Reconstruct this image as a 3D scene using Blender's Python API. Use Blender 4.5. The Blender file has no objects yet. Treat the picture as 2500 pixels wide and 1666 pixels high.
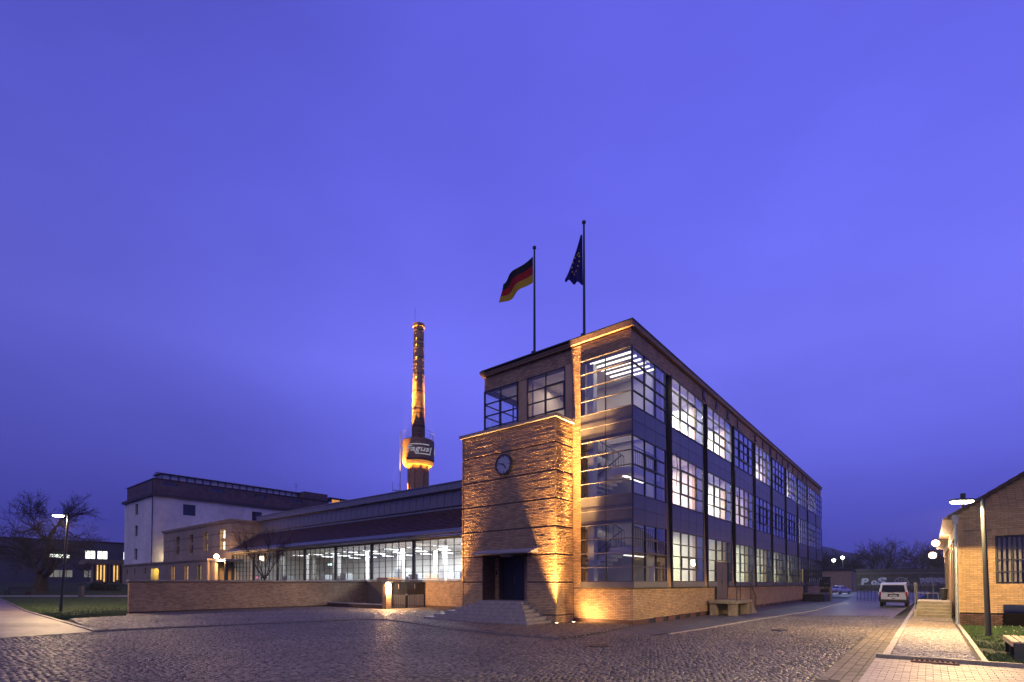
import bpy, bmesh, math, random
import numpy as np
from mathutils import Vector, Matrix, noise as mnoise
R = math.radians
sc = bpy.context.scene
COL = sc.collection
rng = random.Random(7)

# ------------------------------------------------------------------ camera, sky, sun, exposure
cam = bpy.data.cameras.new('camera'); camo = bpy.data.objects.new('camera', cam); COL.objects.link(camo)
TH = R(1.2)
camo.location = (0, 0, 1.9); camo.rotation_euler = (R(90) + TH, 0, 0)
cam.sensor_width = 36; cam.lens = 36 * 1252 / 2500
cam.shift_y = (1424.5 - 1252 * math.tan(TH) - 833) / 2500
cam.clip_start = .1; cam.clip_end = 4000
sc.camera = camo

wd = bpy.data.worlds.new('World'); sc.world = wd; wd.use_nodes = True
nt = wd.node_tree; nt.nodes.clear(); N_ = nt.nodes.new; LK = nt.links.new
out = N_('ShaderNodeOutputWorld'); bg = N_('ShaderNodeBackground'); LK(bg.outputs[0], out.inputs[0])
tc = N_('ShaderNodeTexCoord'); sep = N_('ShaderNodeSeparateXYZ'); LK(tc.outputs['Generated'], sep.inputs[0])
ramp = N_('ShaderNodeValToRGB'); LK(sep.outputs['Z'], ramp.inputs[0])
er = ramp.color_ramp
SKY = [(0.0, (.036, .036, .285)), (.06, (.050, .051, .355)), (.2, (.098, .102, .575)), (.38, (.134, .139, .72)), (.6, (.104, .108, .64)), (1.0, (.074, .078, .52))]
while len(er.elements) < len(SKY): er.elements.new(.5)
for e, (p, c) in zip(er.elements, SKY): e.position = p; e.color = (*c, 1)
# soft cloud streaks and the paler western glow
mp = N_('ShaderNodeMapping'); LK(tc.outputs['Generated'], mp.inputs[0]); mp.inputs['Scale'].default_value = (1.1, 1.1, 2.6); mp.inputs['Rotation'].default_value = (0, R(24), 0)
mp.inputs['Location'].default_value = (2.3, .4, 1.1)
nz = N_('ShaderNodeTexNoise'); LK(mp.outputs[0], nz.inputs['Vector']); nz.inputs['Scale'].default_value = 1.5; nz.inputs['Detail'].default_value = 4; nz.inputs['Roughness'].default_value = .5
cr = N_('ShaderNodeMapRange'); LK(nz.outputs['Fac'], cr.inputs['Value'])
cr.inputs['From Min'].default_value = .3; cr.inputs['From Max'].default_value = .72; cr.inputs['To Min'].default_value = .90; cr.inputs['To Max'].default_value = 1.15
dt = N_('ShaderNodeVectorMath'); dt.operation = 'DOT_PRODUCT'; LK(tc.outputs['Generated'], dt.inputs[0])
gd = Vector((.42, .8, .42)).normalized(); dt.inputs[1].default_value = gd
gl = N_('ShaderNodeMapRange'); LK(dt.outputs['Value'], gl.inputs['Value']); gl.interpolation_type = 'SMOOTHERSTEP'
gl.inputs['From Min'].default_value = .45; gl.inputs['From Max'].default_value = 1.0; gl.inputs['To Min'].default_value = .83; gl.inputs['To Max'].default_value = 1.36
mu = N_('ShaderNodeMath'); mu.operation = 'MULTIPLY'; LK(cr.outputs[0], mu.inputs[0]); LK(gl.outputs[0], mu.inputs[1])
LK(ramp.outputs[0], bg.inputs['Color']); LK(mu.outputs[0], bg.inputs['Strength'])

sun = bpy.data.lights.new('sun', 'SUN'); suno = bpy.data.objects.new('sun', sun); COL.objects.link(suno)
sun.energy = .46; sun.angle = R(60); sun.color = (1.0, .84, .62)
suno.rotation_euler = Vector((.18, 1, -1.0)).to_track_quat('-Z', 'Y').to_euler()

sc.view_settings.view_transform = 'Standard'; sc.view_settings.look = 'None'
sc.view_settings.exposure = 0; sc.view_settings.gamma = 1
sc.view_settings.use_curve_mapping = False
cy = sc.cycles
cy.max_bounces = 6; cy.diffuse_bounces = 3; cy.glossy_bounces = 3; cy.transparent_max_bounces = 16
cy.sample_clamp_indirect = 4; cy.sample_clamp_direct = 0; cy.caustics_reflective = False; cy.caustics_refractive = False
cy.use_denoising = True; cy.volume_bounces = 0; HAZE = .00025; cy.adaptive_threshold = .006

# ------------------------------------------------------------------ helpers
AX, AY = 5.385, 22.90                       # main corner of the office building
AZ = R(39.1); ROT = R(90) - AZ
U2 = (math.sin(AZ), math.cos(AZ)); V2 = (-U2[1], U2[0])
def LW(x, y, z=0): return Vector((AX + x * U2[0] + y * V2[0], AY + x * U2[1] + y * V2[1], z))
def loc2(x, y): dx, dy = x - AX, y - AY; return (dx * U2[0] + dy * U2[1], dx * V2[0] + dy * V2[1])

class MB:
    def __init__(s, O=(0, 0, 0), U=(1, 0, 0), N=(0, 1, 0), Z=(0, 0, 1)):
        s.v = []; s.f = []; s.O = Vector(O); s.B = (Vector(U), Vector(N), Vector(Z)); s.flip = s.B[0].cross(s.B[1]).dot(s.B[2]) < 0
    def P(s, a, b, c): return s.O + s.B[0] * a + s.B[1] * b + s.B[2] * c
    def add(s, pts, faces):
        n = len(s.v); s.v += [tuple(s.P(*p)) for p in pts]; s.f += [tuple(i + n for i in (reversed(f) if s.flip else f)) for f in faces]; return s
    def box(s, x0, x1, y0, y1, z0, z1):
        return s.add([(x0, y0, z0), (x1, y0, z0), (x1, y1, z0), (x0, y1, z0), (x0, y0, z1), (x1, y0, z1), (x1, y1, z1), (x0, y1, z1)],
                     [(0, 3, 2, 1), (4, 5, 6, 7), (0, 1, 5, 4), (1, 2, 6, 5), (2, 3, 7, 6), (3, 0, 4, 7)])
    def hexa(s, p): return s.add(p, [(0, 3, 2, 1), (4, 5, 6, 7), (0, 1, 5, 4), (1, 2, 6, 5), (2, 3, 7, 6), (3, 0, 4, 7)])
    def quad(s, *p): return s.add(list(p), [tuple(range(len(p)))])
    def prism(s, poly, a0, a1, axis='y'):    # polygon in the two other axes, extruded along axis
        n = len(poly)
        def mk(q, a): return (q[0], a, q[1]) if axis == 'y' else ((a, q[0], q[1]) if axis == 'x' else (q[0], q[1], a))
        return s.add([mk(q, a0) for q in poly] + [mk(q, a1) for q in poly],
                     [tuple(range(n)), tuple(range(2 * n - 1, n - 1, -1))] + [(i, n + i, n + (i + 1) % n, (i + 1) % n) for i in range(n)])
    def tube(s, p0, p1, r0, r1=None, n=8, cap=True):
        r1 = r0 if r1 is None else r1
        p0, p1 = Vector(p0), Vector(p1); d = (p1 - p0)
        if d.length < 1e-6: return s
        d.normalize(); a = d.orthogonal().normalized(); b = d.cross(a)
        ring = lambda p, r: [tuple(p + (a * math.cos(t) + b * math.sin(t)) * r) for t in [2 * math.pi * i / n for i in range(n)]]
        fs = [(i, (i + 1) % n, n + (i + 1) % n, n + i) for i in range(n)]
        if cap: fs += [tuple(range(n - 1, -1, -1)), tuple(range(n, 2 * n))]
        return s.add(ring(p0, r0) + ring(p1, r1), fs)
    def path(s, pts, r, n=6):
        for a, b in zip(pts, pts[1:]): s.tube(a, b, r, r, n)
        return s
    def lathe(s, prof, n=24, c=(0, 0, 0), cap=True):
        m = len(prof); pts = []
        for r, z in prof: pts += [(c[0] + r * math.cos(2 * math.pi * i / n), c[1] + r * math.sin(2 * math.pi * i / n), c[2] + z) for i in range(n)]
        fs = [(j * n + i, j * n + (i + 1) % n, (j + 1) * n + (i + 1) % n, (j + 1) * n + i) for j in range(m - 1) for i in range(n)]
        if cap: fs += [tuple(range(n - 1, -1, -1)), tuple(range((m - 1) * n, m * n))]
        return s.add(pts, fs)

def mesh_from(name, v, f):
    me = bpy.data.meshes.new(name); me.from_pydata(v, [], f); me.update(); return me
def link(name, me, m=None, parent=None, loc=None, rot=None, smooth=False):
    o = bpy.data.objects.new(name, me); COL.objects.link(o)
    if m is not None and not me.materials: me.materials.append(m)
    if parent is not None: o.parent = parent
    if loc is not None: o.location = loc
    if rot is not None: o.rotation_euler = rot
    if smooth: me.polygons.foreach_set('use_smooth', [True] * len(me.polygons))
    return o
def obj(name, mb, m, parent=None, loc=None, rot=None, smooth=False, bevel=0):
    o = link(name, mesh_from(name, mb.v, mb.f), m, parent, loc, rot, smooth)
    if bevel:
        b = o.modifiers.new('bevel', 'BEVEL'); b.width = bevel; b.segments = 2; b.limit_method = 'ANGLE'
    return o
def tag(o, label=None, cat=None, group=None, kind=None):
    if label: o['label'] = label
    if cat: o['category'] = cat
    if group: o['group'] = group
    if kind: o['kind'] = kind
    return o
def thing(name, label, cat, loc=(0, 0, 0), rotz=0, group=None):
    o = bpy.data.objects.new(name, None); COL.objects.link(o); o.location = loc; o.rotation_euler = (0, 0, rotz)
    return tag(o, label, cat, group)
def lthing(name, label, cat, x=0, y=0, z=0, rot=0, group=None): return thing(name, label, cat, LW(x, y, z), ROT + rot, group)
def copy_tree(o, parent=None):
    c = o.copy(); COL.objects.link(c); c.parent = parent
    for ch in list(o.children): copy_tree(ch, c)
    return c
def big_mesh(name, V, F):                    # numpy verts (n,3), quads (m,4)
    me = bpy.data.meshes.new(name); V = np.asarray(V, dtype=np.float32); F = np.asarray(F, dtype=np.int32)
    k = F.shape[1]
    me.vertices.add(len(V)); me.vertices.foreach_set('co', V.ravel())
    me.loops.add(F.size); me.loops.foreach_set('vertex_index', F.ravel())
    me.polygons.add(len(F)); me.polygons.foreach_set('loop_start', np.arange(0, F.size, k, dtype=np.int32))
    me.polygons.foreach_set('loop_total', np.full(len(F), k, dtype=np.int32))
    me.update(calc_edges=True); me.validate(); return me

# ------------------------------------------------------------------ materials
MC = {}
def mat(name, col, rough=.6, metal=0, var=.12, scale=6, bump=0, bscale=40, island=0, coat=0, spec=.5, stretch=None, col2=None, big=None):
    if name in MC: return MC[name]
    m = bpy.data.materials.new(name); m.use_nodes = True; t = m.node_tree; b = t.nodes['Principled BSDF']
    n = t.nodes.new; l = t.links.new
    b.inputs['Roughness'].default_value = rough; b.inputs['Metallic'].default_value = metal
    b.inputs['Specular IOR Level'].default_value = spec
    if coat: b.inputs['Coat Weight'].default_value = coat; b.inputs['Coat Roughness'].default_value = .08
    co = n('ShaderNodeTexCoord'); src = co.outputs['Object']
    if stretch:
        mpn = n('ShaderNodeMapping'); l(src, mpn.inputs[0]); mpn.inputs['Scale'].default_value = stretch; src = mpn.outputs[0]
    no = n('ShaderNodeTexNoise'); l(src, no.inputs['Vector']); no.inputs['Scale'].default_value = scale; no.inputs['Detail'].default_value = 5
    c2 = col2 or [min(1, c * (1 + 1.6 * var)) for c in col]; c1 = [c * (1 - var * 1.6) for c in col]
    mx = n('ShaderNodeMix'); mx.data_type = 'RGBA'
    mr = n('ShaderNodeMapRange'); l(no.outputs['Fac'], mr.inputs['Value']); mr.inputs['From Min'].default_value = .28; mr.inputs['From Max'].default_value = .72
    fac = mr.outputs[0]
    if island:
        ge = n('ShaderNodeNewGeometry'); oi = n('ShaderNodeObjectInfo')
        ad = n('ShaderNodeMath'); ad.operation = 'ADD'; l(ge.outputs['Random Per Island'], ad.inputs[0]); l(oi.outputs['Random'], ad.inputs[1])
        fr = n('ShaderNodeMath'); fr.operation = 'FRACT'; l(ad.outputs[0], fr.inputs[0])
        mm = n('ShaderNodeMix'); mm.data_type = 'FLOAT'; mm.inputs[0].default_value = island; l(fac, mm.inputs[2]); l(fr.outputs[0], mm.inputs[3]); fac = mm.outputs[0]
    l(fac, mx.inputs[0]); mx.inputs[6].default_value = (*c1, 1); mx.inputs[7].default_value = (*c2, 1)
    src_c = mx.outputs[2]
    if big:
        ge2 = n('ShaderNodeNewGeometry'); n2 = n('ShaderNodeTexNoise'); n2.inputs['Scale'].default_value = big[0]; n2.inputs['Detail'].default_value = 6; n2.inputs['Roughness'].default_value = .62
        m3 = n('ShaderNodeMapping'); m3.inputs['Scale'].default_value = big[3] if len(big) > 3 else (1, 1, 1); l(ge2.outputs['Position'], m3.inputs[0]); l(m3.outputs[0], n2.inputs['Vector'])
        r2 = n('ShaderNodeMapRange'); l(n2.outputs['Fac'], r2.inputs['Value']); r2.inputs['From Min'].default_value = .32; r2.inputs['From Max'].default_value = .68; r2.inputs['To Min'].default_value = big[1]; r2.inputs['To Max'].default_value = big[2]
        m4 = n('ShaderNodeVectorMath'); m4.operation = 'SCALE'; l(mx.outputs[2], m4.inputs[0]); l(r2.outputs[0], m4.inputs['Scale']); src_c = m4.outputs[0]
    l(src_c, b.inputs['Base Color'])
    if bump:
        bn = n('ShaderNodeTexNoise'); l(src, bn.inputs['Vector']); bn.inputs['Scale'].default_value = bscale; bn.inputs['Detail'].default_value = 4
        bu = n('ShaderNodeBump'); bu.inputs['Strength'].default_value = bump; bu.inputs['Distance'].default_value = .02
        l(bn.outputs['Fac'], bu.inputs['Height']); l(bu.outputs[0], b.inputs['Normal'])
    MC[name] = m; return m
def emis(name, col, strength):
    if name in MC: return MC[name]
    m = bpy.data.materials.new(name); m.use_nodes = True; t = m.node_tree; t.nodes.clear()
    o = t.nodes.new('ShaderNodeOutputMaterial'); e = t.nodes.new('ShaderNodeEmission')
    no = t.nodes.new('ShaderNodeTexNoise'); no.inputs['Scale'].default_value = 1.3; co = t.nodes.new('ShaderNodeTexCoord'); t.links.new(co.outputs['Object'], no.inputs['Vector'])
    mr = t.nodes.new('ShaderNodeMapRange'); t.links.new(no.outputs['Fac'], mr.inputs['Value']); mr.inputs['To Min'].default_value = strength * .6; mr.inputs['To Max'].default_value = strength * 1.4
    t.links.new(mr.outputs[0], e.inputs[1])
    e.inputs[0].default_value = (*col, 1); t.links.new(e.outputs[0], o.inputs[0]); MC[name] = m; return m
def glassmat(name, tint=(.93, .95, .96), refl=1.7, rough=.01):
    if name in MC: return MC[name]
    m = bpy.data.materials.new(name); m.use_nodes = True; t = m.node_tree; t.nodes.clear(); n = t.nodes.new; l = t.links.new
    o = n('ShaderNodeOutputMaterial'); mx = n('ShaderNodeMixShader'); tr = n('ShaderNodeBsdfTransparent'); g = n('ShaderNodeBsdfGlossy')
    ge = n('ShaderNodeNewGeometry'); dp = n('ShaderNodeVectorMath'); dp.operation = 'DOT_PRODUCT'; l(ge.outputs['Normal'], dp.inputs[0]); l(ge.outputs['Incoming'], dp.inputs[1])
    def mth(op, a, b=None):
        q = n('ShaderNodeMath'); q.operation = op
        for i, x in enumerate((a, b)):
            if x is None: continue
            if isinstance(x, (int, float)): q.inputs[i].default_value = x
            else: l(x, q.inputs[i])
        return q.outputs[0]
    sch = mth('MULTIPLY_ADD', mth('POWER', mth('SUBTRACT', 1.0, mth('ABSOLUTE', dp.outputs['Value'])), 5.0), .96); sch.node.inputs[2].default_value = .04
    mu_ = n('ShaderNodeMath'); mu_.operation = 'MULTIPLY'; mu_.inputs[1].default_value = refl; mu_.use_clamp = True; l(sch, mu_.inputs[0])
    co = n('ShaderNodeTexCoord'); no = n('ShaderNodeTexNoise'); no.inputs['Scale'].default_value = 1.2; l(co.outputs['Object'], no.inputs['Vector'])
    bu = n('ShaderNodeBump'); bu.inputs['Strength'].default_value = .05; bu.inputs['Distance'].default_value = .02; l(no.outputs['Fac'], bu.inputs['Height']); l(bu.outputs[0], g.inputs['Normal'])
    tr.inputs[0].default_value = (*tint, 1); g.inputs['Roughness'].default_value = rough; g.inputs[0].default_value = (1, 1, 1, 1)
    l(mu_.outputs[0], mx.inputs[0]); l(tr.outputs[0], mx.inputs[1]); l(g.outputs[0], mx.inputs[2]); l(mx.outputs[0], o.inputs[0]); MC[name] = m; return m

BRICK = mat('clinker_brick', (.44, .295, .155), .62, var=.22, scale=3, island=.75, bump=.25, bscale=60, big=(.6, .8, 1.1))
BRICKR = mat('tower_brick', (.44, .30, .155), .6, var=.2, scale=3, island=.75, bump=.25, bscale=45)
BRICKW = mat('garden_brick', (.42, .28, .165), .7, var=.22, scale=3, island=.75, bump=.25, bscale=60, big=(.7, .7, 1.12))
BRICKH = mat('house_brick', (.43, .28, .14), .62, var=.16, scale=3, island=.75, bump=.25, bscale=60)
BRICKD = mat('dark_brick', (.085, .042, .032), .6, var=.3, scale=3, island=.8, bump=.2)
MORTAR = mat('mortar', (.17, .13, .09), .9, var=.12, scale=8, bump=.2)
MORTARD = mat('dark_mortar', (.12, .085, .06), .9, var=.12, scale=8)
STEEL = mat('grey_window_steel', (.032, .034, .046), .45, var=.1, scale=4)
PANELM = mat('enamel_panel', (.12, .122, .13), .28, var=.07, scale=2, bump=.06, bscale=1.4, big=(.9, .86, 1.08))
DARK = mat('dark_metal', (.022, .024, .03), .4, var=.15, scale=5)
CONC = mat('concrete', (.23, .195, .15), .8, var=.16, scale=5, bump=.3, bscale=30)
STONE = mat('step_stone', (.24, .225, .22), .6, var=.14, scale=5, bump=.2, bscale=30)
ZINC = mat('zinc', (.20, .21, .23), .38, metal=.3, var=.12, scale=4)
WHITE = mat('white_plaster', (.72, .70, .66), .75, var=.06, scale=1.2, bump=.15, bscale=8, big=(.35, .8, 1.08, (1, 1, .35)))
ROOMW = mat('room_wall', (.74, .71, .66), .8, var=.04, scale=2)
FLOORM = mat('room_floor', (.3, .27, .23), .5, var=.1, scale=3)
TILE = mat('roof_tile', (.085, .045, .04), .6, var=.3, scale=3, island=.7)
BEIGE = mat('beige_render', (.36, .29, .195), .8, var=.09, scale=2.5, bump=.2, bscale=20, big=(.4, .78, 1.1, (1, 1, .4)))
COPING = mat('coping', (.24, .23, .23), .5, var=.15, scale=4, bump=.15)
COB = mat('cobble', (.125, .104, .076), .44, var=.38, scale=9, island=.7, bump=.2, bscale=45, big=(.22, .66, 1.35))
COBL = mat('light_cobble', (.30, .27, .25), .55, var=.28, scale=9, island=.7, bump=.35, bscale=45)
PAVER = mat('paver', (.34, .265, .22), .6, var=.16, scale=6, island=.6, bump=.2)
KERB = mat('kerb_stone', (.38, .33, .28), .65, var=.2, scale=6, bump=.3, bscale=30)
KERBD = mat('dark_kerb', (.13, .12, .115), .6, var=.2, scale=6, bump=.3, bscale=30)
ASPH = mat('asphalt_apron', (.16, .135, .115), .55, var=.14, scale=1.2, bump=.35, bscale=90, big=(.5, .75, 1.15))
ASPD = mat('asphalt_dark', (.085, .085, .09), .55, var=.22, scale=1.6, bump=.35, bscale=90)
JOINT = mat('joint_sand', (.05, .04, .03), .9, var=.25, scale=14)
SOIL = mat('soil', (.05, .042, .026), .95, var=.35, scale=2.2, bump=.5, bscale=20, col2=(.028, .055, .014))
GRASS = mat('grass_blade', (.036, .08, .012), .6, var=.35, scale=2.0, island=.5)
BARK = mat('bark', (.042, .035, .028), .85, var=.3, scale=5, bump=.6, bscale=18)
TWIG = mat('twig', (.055, .045, .038), .85, var=.2)
WOOD = mat('bench_wood', (.45, .30, .19), .55, var=.18, scale=3, stretch=(1, 8, 8))
GLASS = glassmat('window_glass')
MORTARH = mat('house_mortar', (.24, .175, .105), .9, var=.12, scale=8)
GUTT = mat('gutter_stone', (.15, .122, .092), .75, var=.3, scale=9, island=.6, bump=.3)
SKYPANE = mat('sky_pale_pane', (.62, .62, .64), .25, var=.1, scale=2)  # sky showing in clear lantern panes, put into a pale opaque colour
GLASSV = glassmat('vehicle_glass', (.25, .28, .3), 1.2)
PAINT = mat('van_paint', (.84, .82, .80), .3, var=.03, coat=.5)
SILVER = mat('car_paint', (.55, .57, .60), .3, metal=.4, var=.03, coat=.5)
RUBBER = mat('rubber', (.02, .02, .02), .8, var=.1)
REDL = mat('tail_light_red', (.35, .015, .012), .2, var=.1, coat=.5)
BLACKP = mat('black_plastic', (.02, .02, .022), .5, var=.1)
GREYP = mat('grey_panel_box', (.3, .32, .33), .5, var=.1)

# ------------------------------------------------------------------ generic builders
_pane = {}
def window(parent, O, U, N, w, h, cols, rows, name='window', frame=STEEL, glass=GLASS, fw=.06, mw=.035, d=.09, single=True, setb=.05, vent=None, label=None):
    """frame mesh with bars standing on O, U along the wall, N outwards; every pane a child"""
    m = MB(O, U, N)
    m.box(0, fw, -d, 0, 0, h).box(w - fw, w, -d, 0, 0, h).box(fw, w - fw, -d, 0, 0, fw).box(fw, w - fw, -d, 0, h - fw, h)
    cw, rh = (w - 2 * fw) / cols, (h - 2 * fw) / rows
    for i in range(1, cols): m.box(fw + i * cw - mw / 2, fw + i * cw + mw / 2, -d + .003, -.003, fw, h - fw)
    for j in range(1, rows):
        for i in range(cols): m.box(fw + i * cw + mw / 2 * (i > 0), fw + (i + 1) * cw - mw / 2 * (i < cols - 1), -d + .008, .004, fw + j * rh - mw * .6, fw + j * rh + mw * .6)
    if vent:                                  # opening sash with a heavier frame: (col0, col1, row0, row1)
        c0, c1, r0, r1 = vent; a0, a1, b0, b1 = fw + c0 * cw, fw + c1 * cw, fw + r0 * rh, fw + r1 * rh; q = .05
        m.box(a0 - q, a0 + q, -.02, .025, b0 - q, b1 + q).box(a1 - q, a1 + q, -.02, .025, b0 - q, b1 + q)
        m.box(a0 + q, a1 - q, -.02, .025, b0 - q, b0 + q).box(a0 + q, a1 - q, -.02, .025, b1 - q, b1 + q)
    wo = obj(name, m, frame, parent)
    if label: wo['label'] = label
    if glass is None: return wo
    ov = Vector(O); uv = Vector(U); nv = Vector(N)
    if single:
        key = (round(cw, 3), round(rh, 3), tuple(round(x, 3) for x in U), glass.name)
        if key not in _pane:
            q = MB((0, 0, 0), U, N).box(-cw / 2 + .01, cw / 2 - .01, -.005, .005, -rh / 2 + .01, rh / 2 - .01); _pane[key] = mesh_from('pane', q.v, q.f); _pane[key].materials.append(glass)
        for i in range(cols):
            for j in range(rows):
                link('pane', _pane[key], None, wo, ov + uv * (fw + (i + .5) * cw) + nv * (-setb) + Vector((0, 0, fw + (j + .5) * rh)))
    else:
        q = MB(O, U, N)
        for i in range(cols):
            for j in range(rows): q.box(fw + i * cw + .012, fw + (i + 1) * cw - .012, -setb - .005, -setb + .005, fw + j * rh + .012, fw + (j + 1) * rh - .012)
        obj('glazing', q, glass, wo)['kind'] = 'stuff'
    return wo

_bm = {}
def bricks(parent, m, O, U, N, W, H, holes=(), bl=.25, bh=.077, jt=.012, prot=.006, rough=0, grooves=(), ind=0, near=None, cx0=True, coarse=0, seed=1, name='brick'):
    """running-bond bricks proud of a mortar bed. ind: how many (nearest to `near`) become parts of their own"""
    r = random.Random(seed); U = Vector(U); N = Vector(N); O = Vector(O)
    full = []
    nrow = int(H / bh); rowv = [r.uniform(-1, 1) for _ in range(nrow)]
    for j in range(nrow):
        z0 = j * bh; z1 = z0 + bh - jt
        if any(g0 - .03 < (z0 + z1) / 2 < g1 + .03 for g0, g1 in grooves): continue
        x = -(bl / 2 if j % 2 else 0)
        while x < W - .01:
            a, b = max(0, x), min(W, x + bl - jt)
            x += bl
            if b - a < .03: continue
            mid = (a + b) / 2; zm = (z0 + z1) / 2; skip = False
            for h0, h1, g0, g1 in holes:
                if zm > g0 and zm < g1:
                    if a >= h0 - .01 and b <= h1 + .01: skip = True; break
                    if a < h0 < b: b = h0 - .004
                    elif a < h1 < b: a = h1 + .004
            if skip or b - a < .02: continue
            p = prot * (.4 + r.random() * .9)
            if rough:
                q = mnoise.noise(Vector((mid * .55 + seed, zm * 11.5, seed * 3.1))) * .7 + mnoise.noise(Vector((mid * 2.2, zm * 16, seed * 7.7))) * .5
                p += rough * max(0, .42 + q + rowv[j] * .35 + (r.random() - .5) * .4)
            full.append((a, b, z0, z1, p))
    sing = set()
    if ind:
        nv = Vector(near) if near is not None else O
        cand = [i for i, (a, b, z0, z1, p) in enumerate(full) if abs(b - a - (bl - jt)) < 1e-4]
        cand.sort(key=lambda i: (O + U * ((full[i][0] + full[i][1]) / 2) + Vector((0, 0, full[i][2])) - nv).length)
        sing = set(cand[:ind])
    inset = .004
    def corners(a, b, z0, z1, p): return [(a, -.03, z0), (b, -.03, z0), (b, -.03, z1), (a, -.03, z1), (a + inset, p, z0 + inset), (b - inset, p, z0 + inset), (b - inset, p, z1 - inset), (a + inset, p, z1 - inset)]
    FC = [(4, 5, 6, 7), (0, 1, 5, 4), (1, 2, 6, 5), (2, 3, 7, 6), (3, 0, 4, 7)]
    mb = MB(O, U, N)
    for i, q in enumerate(full):
        if i in sing: continue
        mb.add(corners(*q), FC)
    o = obj('brickwork', mb, m, parent); o['kind'] = 'stuff'
    if sing:
        key = (bl, bh, jt, tuple(U), tuple(N), m.name)
        if key not in _bm:
            w2, h2 = (bl - jt) / 2, (bh - jt)
            q = MB((0, 0, 0), U, N).add(corners(-w2, w2, 0, h2, 0), FC); _bm[key] = mesh_from('brick', q.v, q.f); _bm[key].materials.append(m)
        for i in sorted(sing):
            a, b, z0, z1, p = full[i]
            link(name, _bm[key], None, parent, O + U * ((a + b) / 2) + N * p + Vector((0, 0, z0)))
    return o

def lamp(kind, name, loc, power, col, parent=None, target=None, size=.1, spot=None, blend=.3, sizey=None):
    l = bpy.data.lights.new(name, kind); l.energy = power; l.color = col
    if kind == 'AREA':
        l.size = size
        if sizey: l.shape = 'RECTANGLE'; l.size_y = sizey
    else: l.shadow_soft_size = size
    if spot: l.spot_size = R(spot); l.spot_blend = blend
    o = bpy.data.objects.new(name, l); COL.objects.link(o); o.location = loc
    if parent is not None: o.parent = parent
    if target is not None: o.rotation_euler = (Vector(target) - Vector(loc)).to_track_quat('-Z', 'Y').to_euler()
    return o

def text_mesh(s, size, extrude=.03, shear=0, bold=0):
    c = bpy.data.curves.new('letters', 'FONT'); c.body = s; c.size = size; c.extrude = extrude; c.shear = shear; c.offset = bold; c.resolution_u = 3
    o = bpy.data.objects.new('letters', c); me = bpy.data.meshes.new_from_object(o)
    bpy.data.objects.remove(o); bpy.data.curves.remove(c); return me

# ------------------------------------------------------------------ the ground
def gz(x, y): return max(0.0, min(2.0, (y - 34.5) * .037)) if x < -12 else 0.0
def strip(rows, n, dz=0, f=gz):
    """sheet between left and right x at each y; follows the terrain"""
    m = MB(); k = n + 1
    for xl, xr, y in rows:
        for i in range(k):
            x = xl + (xr - xl) * i / n; m.v.append((x, y, f(x, y) + dz))
    for j in range(len(rows) - 1):
        for i in range(n): m.f.append((j * k + i, j * k + i + 1, (j + 1) * k + i + 1, (j + 1) * k + i))
    return m
g = MB(); S_ = 1500
g.add([(-S_, -60, -.12), (S_, -60, -.12), (S_, S_ + 60, -.12), (-S_, S_ + 60, -.12)], [(0, 1, 2, 3)])
tag(obj('ground', g, SOIL), kind='structure')

# far cobbles that can no longer be told apart are carried by the road's material
def cobble_mat(name, base, scl):
    m = mat(name, base, .42, var=.3, scale=7, bump=0); t = m.node_tree; n = t.nodes.new; l = t.links.new; b = t.nodes['Principled BSDF']
    co = n('ShaderNodeTexCoord'); mp_ = n('ShaderNodeMapping'); l(co.outputs['Object'], mp_.inputs[0]); mp_.inputs['Rotation'].default_value = (0, 0, -ROT)
    br = n('ShaderNodeTexBrick'); l(mp_.outputs[0], br.inputs['Vector']); br.inputs['Scale'].default_value = 1; br.inputs['Brick Width'].default_value = scl * 1.1; br.inputs['Row Height'].default_value = scl
    br.inputs['Mortar Size'].default_value = .018; br.inputs['Mortar Smooth'].default_value = .4
    inv = n('ShaderNodeMath'); inv.operation = 'SUBTRACT'; inv.inputs[0].default_value = 1; l(br.outputs['Fac'], inv.inputs[1])
    no = n('ShaderNodeTexNoise'); no.inputs['Scale'].default_value = 9; l(co.outputs['Object'], no.inputs['Vector'])
    ad = n('ShaderNodeMath'); l(inv.outputs[0], ad.inputs[0]); l(no.outputs['Fac'], ad.inputs[1])
    bu = n('ShaderNodeBump'); bu.inputs['Strength'].default_value = .6; bu.inputs['Distance'].default_value = .025; l(ad.outputs[0], bu.inputs['Height']); l(bu.outputs[0], b.inputs['Normal']); return m
ROADM = cobble_mat('road_cobbles_far', (.12, .096, .062), .12)
road = obj('road', MB().add([(-60, -30, 0), (60, -30, 0), (60, 30, 0), (-60, 30, 0)], [(0, 1, 2, 3)]), JOINT); tag(road, kind='structure')
m = MB()
pts = [LW(-30, -8.6), LW(6, -8.6), LW(160, -8.6), LW(160, 6), LW(52, 6), LW(30, -1), LW(5, 0)]
farroad = MB().add([(p.x, p.y, .004) for p in [LW(7, -2.6), LW(7, -8.6), LW(139, -10.5), LW(139, 12), LW(54, 12), LW(52, -1)]], [(0, 1, 2, 3, 4, 5)])
obj('road_surface', farroad, ROADM, road)

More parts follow.
